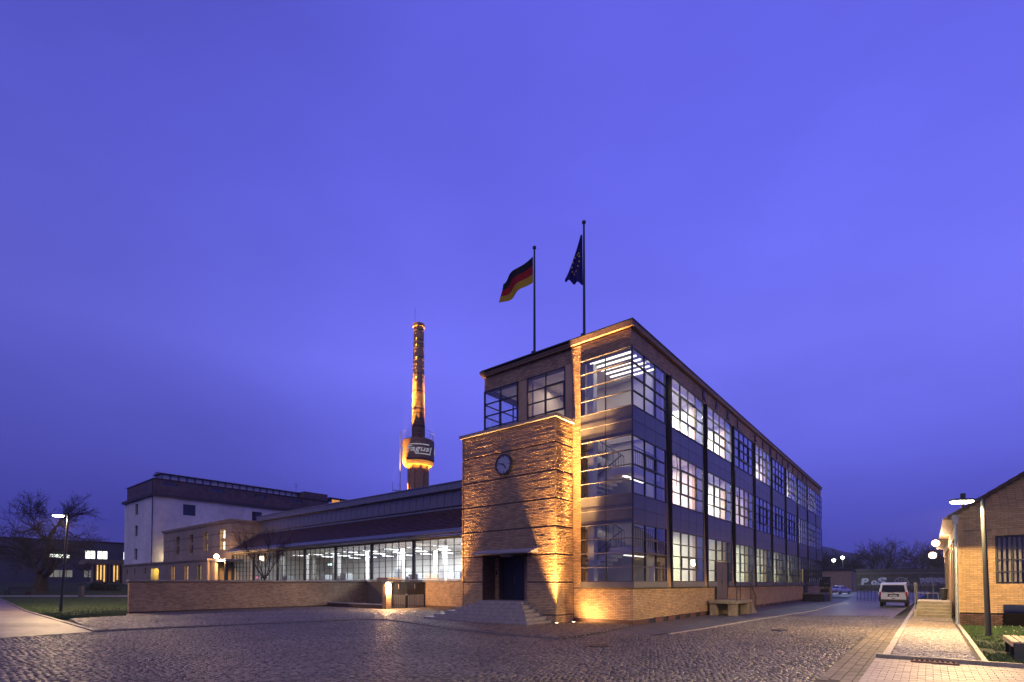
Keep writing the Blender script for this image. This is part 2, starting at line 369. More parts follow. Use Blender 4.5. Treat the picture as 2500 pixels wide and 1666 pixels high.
# pavement on the left, kerb polyline in world coordinates
KP = [Vector(p) for p in [(-16.2, 19.95, 0), (-13.33, 22.3, 0), (-10.5, 24.4, 0), (-7.79, 26.34, 0), (-6.4, 26.2, 0), (-5.0, 24.5, 0), (-2.03, 20.57, 0), (-.2, 18.7, 0), (1.68, 17.16, 0)]]
PH = .06
pv = MB()
poly = [(p.x, p.y) for p in KP] + [tuple(LW(-3.6, -.6)[:2]), tuple(LW(-.05, -.05)[:2]), tuple(LW(0.2, 10)[:2]), tuple(LW(5.4, 10)[:2]), tuple(LW(5.4, 27.5)[:2]), (-23.3, 31.1), (-21.9, 29.2), (-23.0, 26.7)]
pv.prism(poly, -.05, PH, 'z')
pav = obj('pavement', pv, JOINT); tag(pav, kind='structure')
# kerb stones one by one
kb = MB().box(-.485, .485, -.06, .07, -.1, 0); kme = mesh_from('kerb_stone', kb.v, kb.f); kme.materials.append(KERBD)
def along(pts, step):
    res = []; carry = 0
    for a, b in zip(pts, pts[1:]):
        L = (b - a).length; n = max(1, round(L / step))
        for i in range(n): res.append((a + (b - a) * ((i + .5) / n), math.atan2((b - a).y, (b - a).x), L / n / step))
    return res
for p, a, s in along(KP, 1.0):
    o = link('kerb_stone', kme, None, pav, (p.x, p.y, PH + .012 + rng.uniform(-.006, .006)), (rng.uniform(-.01, .01), rng.uniform(-.006, .006), a)); o.scale = (s, 1, 1)

# cobbles: laid in rows in the building's frame, rows waver a little
def in_poly(x, y, poly):
    c = np.zeros(x.shape, bool); n = len(poly)
    for i in range(n):
        x0, y0 = poly[i]; x1, y1 = poly[(i + 1) % n]
        if y0 == y1: continue
        c ^= ((y0 > y) != (y1 > y)) & (x < (x1 - x0) * (y - y0) / (y1 - y0) + x0)
    return c
APRON_EDGE = [(-16.2, 19.95), (-17.5, 17.6), (-27, 0.4), (-90, 0), (-90, 86), (-46.8, 46.9)]
def cobbles(sx, sy, X0, X1, Y0, Y1, z, keep, h, seed, gap=.014, amp=.10, jit=.16):
    r = np.random.default_rng(seed)
    nx, ny = int((X1 - X0) / sx), int((Y1 - Y0) / sy)
    ii, jj = np.meshgrid(np.arange(nx), np.arange(ny), indexing='ij')
    X = X0 + (ii + .5) * sx; Y = Y0 + (jj + .5 + .5 * (ii % 2)) * sy
    X = X + amp * np.sin(Y * 1.35 + np.sin(X * .31) * 2) + r.normal(0, jit * sx * .5, X.shape); Y = Y + r.normal(0, jit * sy * .5, X.shape)
    wx = AX + X * U2[0] + Y * V2[0]; wy = AY + X * U2[1] + Y * V2[1]
    k = keep(wx, wy, X, Y); wx, wy = wx[k], wy[k]; n = len(wx)
    hx = (sx - gap) / 2 * r.uniform(.74, 1.05, n); hy = (sy - gap) / 2 * r.uniform(.74, 1.05, n); an = ROT + r.normal(0, .16, n)
    zz = z + r.normal(0, .005, n); tx, ty = r.normal(0, .04, n), r.normal(0, .04, n)
    return wx, wy, hx, hy, an, zz, tx, ty, h
def cobble_arrays(c, sel):
    wx, wy, hx, hy, an, zz, tx, ty, h = c
    wx, wy, hx, hy, an, zz, tx, ty = [q[sel] for q in (wx, wy, hx, hy, an, zz, tx, ty)]
    n = len(wx); ca, sa = np.cos(an), np.sin(an); V = np.zeros((n, 12, 3))
    for lev, (f, dz) in enumerate(((1.0, -h), (.93, -.012), (.66, 0.0))):
        for q, (a, b) in enumerate(((-1, -1), (1, -1), (1, 1), (-1, 1))):
            lx, ly = a * hx * f, b * hy * f
            V[:, lev * 4 + q, 0] = wx + lx * ca - ly * sa; V[:, lev * 4 + q, 1] = wy + lx * sa + ly * ca
            V[:, lev * 4 + q, 2] = zz + dz + (lx * tx + ly * ty) * (lev > 0)
    F1 = [(8, 9, 10, 11)] + [(l * 4 + i, l * 4 + (i + 1) % 4, (l + 1) * 4 + (i + 1) % 4, (l + 1) * 4 + i) for l in (0, 1) for i in range(4)]
    F = (np.arange(n)[:, None, None] * 12 + np.array(F1)[None]).reshape(-1, 4)
    return V.reshape(-1, 3), F
def lay_cobbles(c, m, parent, nind, name='cobble', unit=None):
    wx, wy = c[0], c[1]; d = np.hypot(wx, wy)
    vis = (np.abs(wx) < 1.0 * wy) & (wy > 9.86)
    order = np.argsort(np.where(vis, d, 1e6)); ind = order[:nind]; rest = np.ones(len(wx), bool); rest[ind] = False
    V, F = cobble_arrays(c, rest); me = big_mesh('cobblestones', V, F); o = link('cobblestones', me, m, parent); o['kind'] = 'stuff'
    if not nind: return
    one = tuple(np.array([v]) for v in (0., 0., .5, .5, 0., 0., 0., 0.)) + (c[8],)
    V1, F1 = cobble_arrays(one, np.array([True])); um = big_mesh(name, V1, F1); um.materials.append(m)
    for i in ind:
        q = link(name, um, None, parent, (wx[i], wy[i], c[5][i]), (c[7][i], -c[6][i], c[4][i])); q.scale = (2 * c[2][i], 2 * c[3][i], 1)
PAVP = poly
def keep_road(wx, wy, X, Y):
    k = (wy > 9.0) & (wy < 30) & (np.abs(wx) < 1.06 * wy + .5) & (Y > -8.5) & ~in_poly(wx, wy, APRON_EDGE) & ~in_poly(wx, wy, PAVP)
    k &= ~((X > -3.5) & (Y > -2.75)) & ~((X > -.3) & (Y > -.2))
    return k
lay_cobbles(cobbles(.125, .112, -26, 17, -8.6, 20, .018, keep_road, .04, 3, gap=.012, amp=.05, jit=.36), COB, road, 300)
def keep_pav(wx, wy, X, Y):
    e = in_poly(wx, wy, PAVP)
    for p, a, s in along(KP, .5): e &= ((wx - p.x) ** 2 + (wy - p.y) ** 2) > .09
    return e & ~((X > -3.3) & (X < 0) & (Y > 3.3) & (Y < 10.0)) & ~((X > -1.5) & (Y > 3.0) & (Y < 9.3))
lay_cobbles(cobbles(.14, .13, -26, 6, -2, 30, PH + .014, keep_pav, .04, 4), COB, pav, 0)

# asphalt strip along the long glass front
sp = MB(); ys = [(-3.6, -.5, -2.3), (0, 0, -2.85), (8, 0, -3.2), (20, 0, -4.0), (36, 0, -3.6), (52, 0, -3.0), (60, 0, -1.2)]
for (x0, a0, b0), (x1, a1, b1) in zip(ys, ys[1:]):
    q = [LW(x0, a0), LW(x0, b0), LW(x1, b1), LW(x1, a1)]; sp.add([(p.x, p.y, .012) for p in q], [(0, 1, 2, 3)])
side = obj('side_path', sp, ASPD); tag(side, kind='structure')
q = MB().box(-.48, .48, -.07, .07, -.05, 0); k2 = mesh_from('edging_stone', q.v, q.f); k2.materials.append(KERB)
ep = [LW(-2.6, -2.72), LW(0, -2.98), LW(8, -3.33), LW(20, -4.12), LW(36, -3.7)]
for p, a, s in along(ep, 1.0): o = link('edging_stone', k2, None, side, (p.x, p.y, .03), (0, 0, a)); o.scale = (s, 1, 1)

# asphalt apron and lawn on the left; the lawn climbs towards the trees
ax_ = lambda y: -16.2 - (y - 19.95) * 1.135
rows = [(-70, -27 + (y - .4) * .553, y) for y in (0.4, 6, 12, 17.6)] + [(-80, -16.25, 19.9)] + [(-80, ax_(y), y) for y in (24, 28, 32, 34.5, 38, 42, 46, 50, 54)]
ap = obj('asphalt_yard', strip(rows, 14, .03), ASPH); tag(ap, kind='structure')
obj('repair_patch', strip([(-40, -19.4, 22.2), (-42, -21.2, 24.0)], 4, .036), mat('asphalt_patch', (.125, .105, .092), .6, var=.1, bump=.3), ap)
AE = [Vector((ax_(y), y, 0)) for y in (19.95, 24, 28, 32, 34.5, 40, 46, 54)]
def lawn_right(y):
    if y < 29.2: return -22.9 + (y - 26.6) * .4
    if y < 31: return -22.0 - (y - 29.2) * .7
    if y < 44: return -23.3 + (y - 31) * .813
    if y < 81: return 7.28 - .776 * ((y - 25.2) / .631)
    return -40
lr = []
for y in [26.4, 27.5, 29.1, 31, 33, 34.5, 37, 40, 43, 44.5, 46, 49, 52, 56, 60, 66, 72, 80.9, 81.1, 86, 90, 100, 130, 220]:
    lr.append((ax_(y) + .1 if y < 54 else -140, lawn_right(y), y))
lawn = obj('lawn', strip(lr, 24, .02), SOIL); tag(lawn, kind='structure')
kb2 = MB().box(-.49, .49, -.07, .07, -.1, 0); k3 = mesh_from('kerb_stone', kb2.v, kb2.f); k3.materials.append(KERBD)
for p, a, s in along(AE, 1.0): o = link('kerb_stone', k3, None, ap, (p.x + .05, p.y, gz(p.x, p.y) + .075), (0, 0, a)); o.scale = (s, 1, 1)
pr = [(ax_(y) if y < 54 else -75, -18, y) for y in (50.0, 50.7, 51.6)]
lp = obj('lawn_path', strip(pr, 20, .035), mat('path_gravel', (.33, .30, .26), .7, var=.15, bump=.3)); tag(lp, kind='structure')

# grass blades, lawn left and the bed on the right
def grass(name, spots, h, w, seed):
    r = np.random.default_rng(seed); n = len(spots); P = np.asarray(spots)
    an = r.uniform(0, 6.283, n); le = r.normal(0, .5, (n, 2)) * h; hh = h * r.uniform(.45, 1.25, n); V = np.zeros((n, 3, 3))
    V[:, 0] = P + np.stack([np.cos(an) * w, np.sin(an) * w, np.zeros(n)], 1); V[:, 1] = P - np.stack([np.cos(an) * w, np.sin(an) * w, np.zeros(n)], 1)
    V[:, 2] = P + np.stack([le[:, 0], le[:, 1], hh], 1)
    me = big_mesh(name, V.reshape(-1, 3), np.arange(3 * n).reshape(-1, 3)); return link(name, me, GRASS)
sp_ = []; r_ = random.Random(5)
while len(sp_) < 70000:
    y = 26.5 + (r_.random() ** 1.7) * 60; xl, xr = (ax_(y) + .2, lawn_right(y)); x = r_.uniform(max(xl, -1.05 * y), min(xr, -.70 * y))
    if x > xr or x < xl or 49.9 < y < 51.7: continue
    if mnoise.noise(Vector((x * .35, y * .35, 2))) + .4 * mnoise.noise(Vector((x * 2.1, y * 2.1, 5))) + r_.random() * .3 < -.30 or (x + 29.9) ** 2 + (y - 34) ** 2 < .5: continue
    sp_.append((x, y, gz(x, y) + .02))
tag(grass('lawn_grass', sp_, .06, .014, 1), kind='stuff')
BEDX = (-5.15, 9.2)
sb = MB(); nb = 30
for i in range(nb + 1):
    for j in range(nb + 1):
        x = BEDX[0] + (BEDX[1] - BEDX[0]) * i / nb; y = -11.32 - 12 * j / nb; p = LW(x, y); e = min(i, nb - i, j, 3) / 3
        sb.v.append((p.x, p.y, .05 + .05 * e * mnoise.noise(Vector((x * .8, y * .8, 0)))))
for i in range(nb):
    for j in range(nb): a = i * (nb + 1) + j; sb.f.append((a, a + 1, a + nb + 2, a + nb + 1))
tag(obj('grass_bed', sb, SOIL), kind='structure')
sp_ = []
while len(sp_) < 42000:
    x, y = r_.uniform(*BEDX), -11.34 - r_.random() * 5.5
    if mnoise.noise(Vector((x * .7, y * .7, 6))) + .25 * mnoise.noise(Vector((x * 3, y * 3, 6))) + .35 * mnoise.noise(Vector((x * 7, y * 7, 3.5))) + r_.uniform(-.15, .15) < -.2: continue
    if (x - 2.96) ** 2 + (y + 11.84) ** 2 < .12: continue
    p = LW(x, y); sp_.append((p.x, p.y, .055 + .05 * mnoise.noise(Vector((x * .8, y * .8, 0)))))
tag(grass('bed_grass', sp_, .075, .009, 2), kind='stuff')
fl = MB()
for _ in range(60):
    x, y = r_.uniform(2.5, 9), -12.2 - r_.random() * 3.2
    if mnoise.noise(Vector((x * .9, y * .9, 12))) < -.05: continue
    p = LW(x, y, .11 + r_.random() * .03); fl.lathe([(.0, -.004), (.019, 0), (.014, .008), (0, .009)], 7, p, False).tube((p.x, p.y, .03), p, .0025, .0025, 3)
tag(obj('daisies', fl, mat('daisy_white', (.75, .74, .7), .6)), kind='stuff')
for (x0, x1, y0, y1) in ((53.5, 63, -2.2, 2.5), (44, 60, -10.9, -9.2)):
    p = [LW(x0, y0), LW(x1, y0), LW(x1, y1), LW(x0, y1)]; gm = MB().add([(v.x, v.y, .06) for v in p], [(0, 1, 2, 3)])
    tag(obj('grass_verge', gm, mat('verge_grass', (.06, .12, .025), .8, var=.3, scale=3, bump=.6, bscale=60)), kind='structure')

# sidewalk on the right with small cobbles, kerb, gutter, drain and pavers in front
sw = MB(); a = [LW(-5.1, -11.25), LW(34, -11.25), LW(34, -9.4), LW(-5.1, -9.4)]
sw.prism([(p.x, p.y) for p in a], -.05, .075, 'z'); walk = obj('sidewalk', sw, JOINT); tag(walk, kind='structure')
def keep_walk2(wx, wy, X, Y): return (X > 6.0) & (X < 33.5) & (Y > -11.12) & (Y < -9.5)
def keep_walk(wx, wy, X, Y): return (X > -5.0) & (X < 6.0) & (Y > -11.12) & (Y < -9.5)
lay_cobbles(cobbles(.105, .105, -5.1, 34, -11.3, -9.4, .092, keep_walk, .03, 8, gap=.012, amp=.03, jit=.12), COBL, walk, 300)
lay_cobbles(cobbles(.105, .105, 6, 34, -11.3, -9.4, .092, keep_walk2, .03, 9, gap=.012, amp=.0, jit=.1), mat('lamplit_tan_cobble', (.30, .225, .135), .6, var=.25, scale=9, island=.7, bump=.3), walk, 0)  # yellow lamplight on the far stretch is put into the cobble colour
q = MB().box(-.49, .49, -.075, .075, -.12, 0); k4 = mesh_from('kerb_stone', q.v, q.f); k4.materials.append(KERB)
for p, a, s in along([LW(-5.1, -9.4), LW(34, -9.4)], 1.0):
    link('kerb_stone', k4, None, walk, (p.x, p.y, .105 + rng.uniform(-.008, .008)), (rng.uniform(-.01, .01), 0, a + rng.uniform(-.02, .02)))
q = MB().box(-.49, .49, -.05, .05, -.12, 0); k5 = mesh_from('edging_stone', q.v, q.f); k5.materials.append(KERB)
for p, a, s in along([LW(-5.1, -11.25), LW(8.6, -11.25)], 1.0): link('edging_stone', k5, None, walk, (p.x, p.y, .11 + rng.uniform(-.006, .006)), (0, 0, a + rng.uniform(-.01, .01)))
q = MB().box(-.49, .49, -.06, .06, -.12, 0); k6 = mesh_from('border_stone', q.v, q.f); k6.materials.append(KERBD)
for p, a, s in along([LW(-5.2, -9.2), LW(-5.2, -24)], 1.0): link('border_stone', k6, None, walk, (p.x, p.y, .115 + rng.uniform(-.004, .004)), (0, 0, a))
# gutter rows of the road
gq = MB().box(-.142, .142, -.085, .085, -.04, 0); gme = mesh_from('gutter_stone', gq.v, gq.f); gme.materials.append(GUTT)
for rw in range(4):
    for i in range(76):
        x = -9.4 + i * .30 + (rw % 2) * .15; y = -8.62 - rw * .19
        p = LW(x, y); 
        if p.y < 9.6 or x > 20: continue
        link('gutter_stone', gme, None, road, (p.x, p.y, .014 + rng.uniform(-.004, .004)), (0, 0, ROT + rng.uniform(-.03, .03))) if x < 13 else None
# pavers
pq = MB().box(-.118, .118, -.078, .078, -.04, 0); pme = mesh_from('paving_stone', pq.v, pq.f); pme.materials.append(PAVER)
pl = MB(); a = [LW(-16, -9.2), LW(-16, -26), LW(-5.28, -26), LW(-5.28, -9.2)]; pl.add([(p.x, p.y, .008) for p in a], [(0, 1, 2, 3)])
yard = obj('paved_yard', pl, JOINT); tag(yard, kind='structure')
cand = []
for i in range(60):
    for j in range(70):
        x, y = -5.42 - i * .165, -9.32 - j * .248 - (i % 2) * .12
        p = LW(x, y, .03)
        if p.y > 9.3 and p.x < 1.04 * p.y: cand.append(((1666 - 0) - abs(p.y), p, x, y))
cand.sort(key=lambda t: -t[0]); pr_ = MB()
for n_, (_, p, x, y) in enumerate(cand):
    zz = p.z + rng.uniform(-.003, .003)
    if n_ < 300: link('paving_stone', pme, None, yard, (p.x, p.y, zz), (rng.uniform(-.012, .012), 0, ROT + R(90)))
    else:
        b = MB(p, (V2[0], V2[1], 0), (-U2[0], -U2[1], 0)).box(-.118, .118, -.078, .078, -.04, 0); k = len(pr_.v); pr_.v += b.v; pr_.f += [tuple(t + k for t in f) for f in b.f]
for i in range(1, 60, 2):
    p = LW(-5.42 - i * .165, -9.257, .03)
    if p.y > 9.3: b = MB(p, (V2[0], V2[1], 0), (-U2[0], -U2[1], 0)).box(-.056, .056, -.078, .078, -.04, 0); k = len(pr_.v); pr_.v += b.v; pr_.f += [tuple(t + k for t in f) for f in b.f]
if pr_.v: o = obj('paving_stones', pr_, PAVER, yard); o['kind'] = 'stuff'
gr = MB(); 
for i in range(9): gr.box(-.2, .2, -.4 + i * .095, -.36 + i * .095, 0, .03)
gr.box(-.22, -.2, -.43, .45, 0, .035).box(.2, .22, -.43, .45, 0, .035)
tag(obj('drain_grate', gr, mat('rusty_iron', (.13, .05, .03), .8, var=.3), None, LW(-5.5, -10.35, .03), (0, 0, ROT)), 'rusty iron drain grate set against the border stones', 'drain grate')
for (x, y, lab) in ((-7.5, -2.5, 'round dark manhole cover set in the cobbles before the steps'), (1.5, -5.6, 'round dark manhole cover set in the cobbles before the long glass front')):
    p = LW(x, y, .012); t = thing('manhole_cover', lab, 'manhole cover', p); obj('frame', MB().lathe([(.36, 0), (.36, .022), (.31, .022), (.31, .0)], 28, cap=False), DARK, t)
    q = MB().lathe([(0, .0), (.30, .0), (.30, .014), (0, .016)], 28, cap=False)
    for i in range(-2, 3): q.box(i * .1 - .02, i * .1 + .02, -.2, .2, .014, .022)
    obj('lid', q, mat('cast_iron', (.06, .055, .05), .5, metal=.5, var=.3), t)
# drain channel and manhole marks on sidewalk
tag(obj('gutter_grid', MB().box(-.9, .9, -.06, .06, 0, .012), DARK, None, LW(10.5, -10.9, .1), (0, 0, ROT + R(90))), 'dark drain channel across the pavement beside the concrete steps', 'drain channel')

# ------------------------------------------------------------------ the glass-fronted office building
office = lthing('office_building', 'long three-storey glass and brick office building with a glazed corner', 'building')
ROW = .663; Z0 = 1.97; LEN = 52.3; WID = 9.1
zr = lambda i: Z0 + ROW * i
BAY0, BAY, BW, NB = 4.4, 5.5, 4.78, 8
XA, XB, NA, NF = (1, 0, 0), (0, 1, 0), (0, -1, 0), (-1, 0, 0)
# plinth wall and its brickwork
pm = MB().box(.03, LEN, 0.03, .5, 0, 1.72).box(.03, .5, 0.5, WID, 0, 1.72)
obj('plinth', pm, MORTAR, office)
dz_ = []
x = .0
segs = [(0, 11.3), (13.95, 40.2), (42.6, LEN)]       # door openings cut the plinth bricks
plh = [(11.3, 13.95, .0, 2.0), (40.2, 42.6, .0, 2.0)]
bricks(office, BRICK, (0, 0.03, .24), XA, NA, LEN, 1.46, holes=[(a, b, 0, 2) for a, b, _, _ in plh], ind=120, near=(0, 0, 1), seed=11)
bricks(office, BRICK, (0.03, 0, .24), XB, NF, 3.1, 1.46, ind=160, near=(0, 0, .9), seed=12)
db = MB().box(-.012, 1.6, -.012, .03, 0, .24).box(-.012, .03, .03, 3.1, 0, .24)
for i in range(26):
    x0 = 2.4 + i * 1.55
    if 9.5 < x0 < 14.2 or 39 < x0 < 43.5: continue
    db.box(x0, x0 + .95, -.02, .03, 0, .26)
obj('base_course', db, BRICKD, office)['kind'] = 'stuff'
obj('vent_slots', MB().box(1.6, LEN, .02, .06, 0, .24), DARK, office)
# battered brick piers between the bays
def pier(x0, x1, y0=0.0, y1=.32): obj('pier', MB().hexa([(x0, y0, 1.72), (x1, y0, 1.72), (x1, .6, 1.72), (x0, .6, 1.72), (x0, y1, 12.68), (x1, y1, 12.68), (x1, .6, 12.68), (x0, .6, 12.68)]), BRICK, office)
for k in range(NB + 1): pier(BAY0 + BAY * k - .72, BAY0 + BAY * k)
# fascia, cornice, roof
FZ0, FZ1 = 12.66, 13.5
fm = MB().box(0.03, LEN - .03, 0.03, .5, FZ0, FZ1).box(.03, .5, .5, 3.2, FZ0, FZ1).box(.19, .6, 3.2, WID, FZ0 + .05, FZ1).box(.6, LEN, WID - .5, WID, FZ0, FZ1).box(LEN - .5, LEN - .03, .5, WID - .5, FZ0, FZ1)
obj('fascia', fm, MORTARD, office)
bricks(office, BRICK, (0, 0.03, FZ0), XA, NA, LEN, FZ1 - FZ0, seed=13)
bricks(office, BRICK, (0.03, 0, FZ0), XB, NF, 3.22, FZ1 - FZ0, seed=14, prot=.008, rough=.012)
bricks(office, BRICK, (.19, 3.22, FZ0 + .05), XB, NF, WID - 3.22, FZ1 - FZ0 - .05, seed=15)
co = MB()
co.box(-.11, LEN + .11, -.11, .3, FZ1 + .003, FZ1 + .24).box(-.11, .3, .3, 3.26, FZ1 + .003, FZ1 + .24)
co.box(.02, .5, 3.3, WID + .06, FZ1 + .003, FZ1 + .10).box(-.02, .5, 3.3, WID + .14, FZ1 + .10, FZ1 + .22)
obj('cornice', co, mat('cornice_brick', (.27, .175, .105), .65, var=.2, scale=8), office)
obj('roof', MB().box(-.14, LEN + .14, -.14, WID, FZ1 + .243, FZ1 + .30).box(-.04, .5, WID, WID + .18, FZ1 + .225, FZ1 + .30), DARK, office)
# brick pilaster beside the corner glass, pier of the recessed upper part, walls behind
bricks(office, BRICK, (0.03, 2.68, 1.72), XB, NF, .46, FZ0 - 1.72, bl=.23, seed=16)
obj('pilaster', MB().box(.03, .4, 2.66, 3.16, 1.72, FZ0), MORTAR, office)
up = MB().box(.22, .6, 6.06, 6.66, 8.6, FZ0 + .05).box(.10, .6, 3.16, 3.6, 8.6, FZ0 + .05).box(.25, .6, 3.16, WID, 5, 9.75)
up.box(.25, LEN, WID - .35, WID, 0, 9.5).box(4.2, LEN, WID - .35, WID, 9.5, FZ0).box(LEN - .3, LEN - .05, 4.2, WID - .35, 0, FZ0)
obj('brick_wall', up, BRICK, office)
# floors, back walls and room partitions
fl_ = MB()
for z0_, z1_ in ((1.15, 1.55), (5.02, 5.55), (9.0, 9.5), (12.7, 12.95)): fl_.box(4.06, LEN - .4, .55, WID - .36, z0_, z1_)
fl_.box(.62, 4.0, 3.2, WID - .4, 9.0, 9.5).box(.3, 4.06, .2, WID - .4, 12.72, 12.95).box(.3, 4.06, .2, 8.0, 1.15, 1.5)
obj('floor_slab', fl_, ROOMW, office)
bw = MB().box(4.1, LEN - .4, 6.0, 6.15, 1.55, 12.7)
for k in range(NB + 1):
    xx = BAY0 + BAY * k - .46
    for z0_, z1_ in ((1.55, 5.02), (5.55, 9.0), (9.5, 12.7)): bw.box(xx, xx + .12, .62, 6.0, z0_, z1_)
bw.box(.62, 3.9, 4.9, 5.0, 1.5, 9.0)
obj('room_wall', bw, ROOMW, office)
# the three bands of glazing and two bands of enamelled panels in every bay
BANDS = ((0, 4), (6, 10), (12, 16)); PB = ((4, 6), (10, 12))
_panel = {}
def panels(parent, O, U, N, w, h, cols, rows, ind):
    ou, uu, nn = Vector(O), Vector(U), Vector(N); cw, rh = w / cols, h / rows
    fr = MB(O, U, N).box(0, w, -.09, -.03, 0, h)
    sp = obj('spandrel', fr, DARK, parent)
    if ind:
        key = (round(cw, 3), round(rh, 3), U)
        if key not in _panel:
            q = MB((0, 0, 0), U, N).box(-cw / 2 + .012, cw / 2 - .012, -.03, 0, -rh / 2 + .012, rh / 2 - .012); _panel[key] = mesh_from('panel', q.v, q.f); _panel[key].materials.append(PANELM)
        for i in range(cols):
            for j in range(rows): link('panel', _panel[key], None, sp, ou + uu * ((i + .5) * cw) + nn * -.012 + Vector((0, 0, (j + .5) * rh)))
    else:
        q = MB(O, U, N)
        for i in range(cols):
            for j in range(rows): q.box(i * cw + .012, (i + 1) * cw - .012, -.042, -.012, j * rh + .012, (j + 1) * rh - .012)
        obj('panels', q, PANELM, sp)['kind'] = 'stuff'
    return sp
for k in range(NB):
    x0 = BAY0 + BAY * k
    for b, (r0, r1) in enumerate(BANDS):
        door = (b == 0 and k in (1, 6))
        vent = (1, 3, 1, 3) if (b + k) % 3 else (1, 3, 1, 2)
        if k >= 5: vent = (1, 3, 1, 3) if k % 2 else None
        if door: vent = None
        if not door: window(office, (x0, -.10, zr(r0)), XA, NA, BW, ROW * 4, 4, 4, single=k < 5, vent=vent)
        elif k == 1:
            window(office, (x0, -.10, zr(0)), XA, NA, 1.55, ROW * 4, 1, 4); window(office, (x0 + 3.95, -.10, zr(0)), XA, NA, BW - 3.95, ROW * 4, 1, 4)
            window(office, (x0 + 1.55, -.10, 3.3), XA, NA, 2.4, zr(4) - 3.3, 2, 2)
        else:
            window(office, (x0, -.10, zr(0)), XA, NA, 1.5, ROW * 4, 1, 4, single=False); window(office, (x0 + 3.6, -.10, zr(0)), XA, NA, BW - 3.6, ROW * 4, 1, 4, single=False)
            window(office, (x0 + 1.5, -.10, 3.4), XA, NA, 2.1, zr(4) - 3.4, 2, 2, single=False)
    for r0, r1 in PB: panels(office, (x0, -.08, zr(r0)), XA, NA, BW, ROW * 2, 4, 2, k < 5)
    m = MB()
    ph = [(11.42 - x0, 13.86 - x0)] if k == 1 else ([(40.3 - x0, 42.5 - x0)] if k == 6 else [])
    xs = [0] + [q for p_ in ph for q in p_] + [BW]
    for a, b in zip(xs[::2], xs[1::2]): m.box(x0 + a, x0 + b, -.13, .25, 1.70, 1.968)
    obj('sill', m, PANELM, office)
    m = MB()
    for xx in (x0 - .003, x0 + BW - .017): m.box(xx, xx + .02, -.095, .34, 1.97, 12.655)
    obj('jamb_sheet', m, DARK, office)
# glazed corners: near corner (both faces), far corner, and the small upper corner over the entrance
def corner(xw, side, r_all=BANDS):
    for r0, r1 in r_all: window(office, (xw[0], -.06, zr(r0)), XA, NA, xw[1] - xw[0], ROW * 4, 3, 4, fw=.035, vent=(1, 2, 2, 3) if (r0 < 12 and xw[0] < 1) else None)
    for r0, r1 in PB: panels(office, (xw[0], -.05, zr(r0)), XA, NA, xw[1] - xw[0], ROW * 2, 3, 2, xw[0] < 1)
corner((0.02, 3.76), 0); corner((48.4, 52.28), 1)
for r0, r1 in BANDS: window(office, (-.04, -.02, zr(r0)), XB, NF, 2.68, ROW * 4, 2, 4, fw=.03, mw=.028)
for r0, r1 in PB: panels(office, (-.03, -.02, zr(r0)), XB, NF, 2.68, ROW * 2, 2, 2, True)
for r0, r1 in BANDS: window(office, (LEN + .02, 0, zr(r0)), XB, (1, 0, 0), 3.9, ROW * 4, 3, 4, single=False)
for r0, r1 in PB: panels(office, (LEN + .02, 0, zr(r0)), XB, (1, 0, 0), 3.9, ROW * 2, 3, 2, False)
lbm = None                                       # thin bright water bars on the front face of the glazed corner
lb = MB().box(-.056, -.042, -.02, 2.66, -.011, .011); lbm = mesh_from('glazing_bar', lb.v, lb.f)
for i in range(17): link('glazing_bar', lbm, mat('pale_bar', (.38, .36, .36), .4, metal=.3), office, (0, 0, zr(i)))
obj('corner_post', MB().box(-.05, .0, -.07, -.02, 1.97, FZ0 - .003), STEEL, office)
obj('corner_sill', MB().box(-.09, 3.78, -.11, .2, 1.70, 1.968).box(-.09, .2, .2, 2.66, 1.70, 1.968), PANELM, office)
obj('corner_sill', MB().box(48.4, 52.38, -.11, .2, 1.70, 1.968), PANELM, office)
# upper corner over the entrance block: glass runs round onto the left face
window(office, (.12, 6.66, 9.85), XB, NF, 2.42, 12.7 - 9.85, 2, 4, fw=.07, mw=.04)
window(office, (.12, 3.62, 9.85), XB, NF, 2.42, 12.7 - 9.85, 2, 4, fw=.07, mw=.04, vent=(0, 1, 1, 3))
window(office, (.14, WID + .0, 9.85), XA, (0, 1, 0), 3.9, 12.7 - 9.85, 3, 4, fw=.07, mw=.04)
# inside: partition behind the upper front room, staircase, ceiling lamps
obj('partition', MB().box(3.95, 4.03, .2, 6.0, 9.5, 12.7).box(.7, 3.95, 6.02, 6.10, 9.5, 12.7).box(3.95, 4.03, .2, 5, 1.5, 9.0), ROOMW, office)
obj('inner_column', MB().box(.5, .85, 2.25, 2.6, 1.5, 12.7).box(3.3, 3.6, .45, .8, 1.5, 12.7), WHITE, office)
st = MB()
for zl, zf in ((3.58, 1.5), (7.35, 5.5)):
    st.box(.75, 3.85, .28, 1.55, zl - .28, zl)
    n = 11
    for i in range(n):
        y = 1.55 + (n - 1 - i) * .27; z = zf + (zl - zf) * (i + 1) / (n + 1); st.box(.8, 2.1, y, y + .275, z - .26, z)
        y = 1.55 + i * .27; z = zl + (zf + 4.0 - zl) * (i + 1) / (n + 1); st.box(2.35, 3.6, y, y + .275, z - .26, z)
    st.box(.7, 3.9, 4.55, 4.9, zf + 3.72, zf + 4.0)
obj('staircase', st, WHITE, office)
ra = MB()
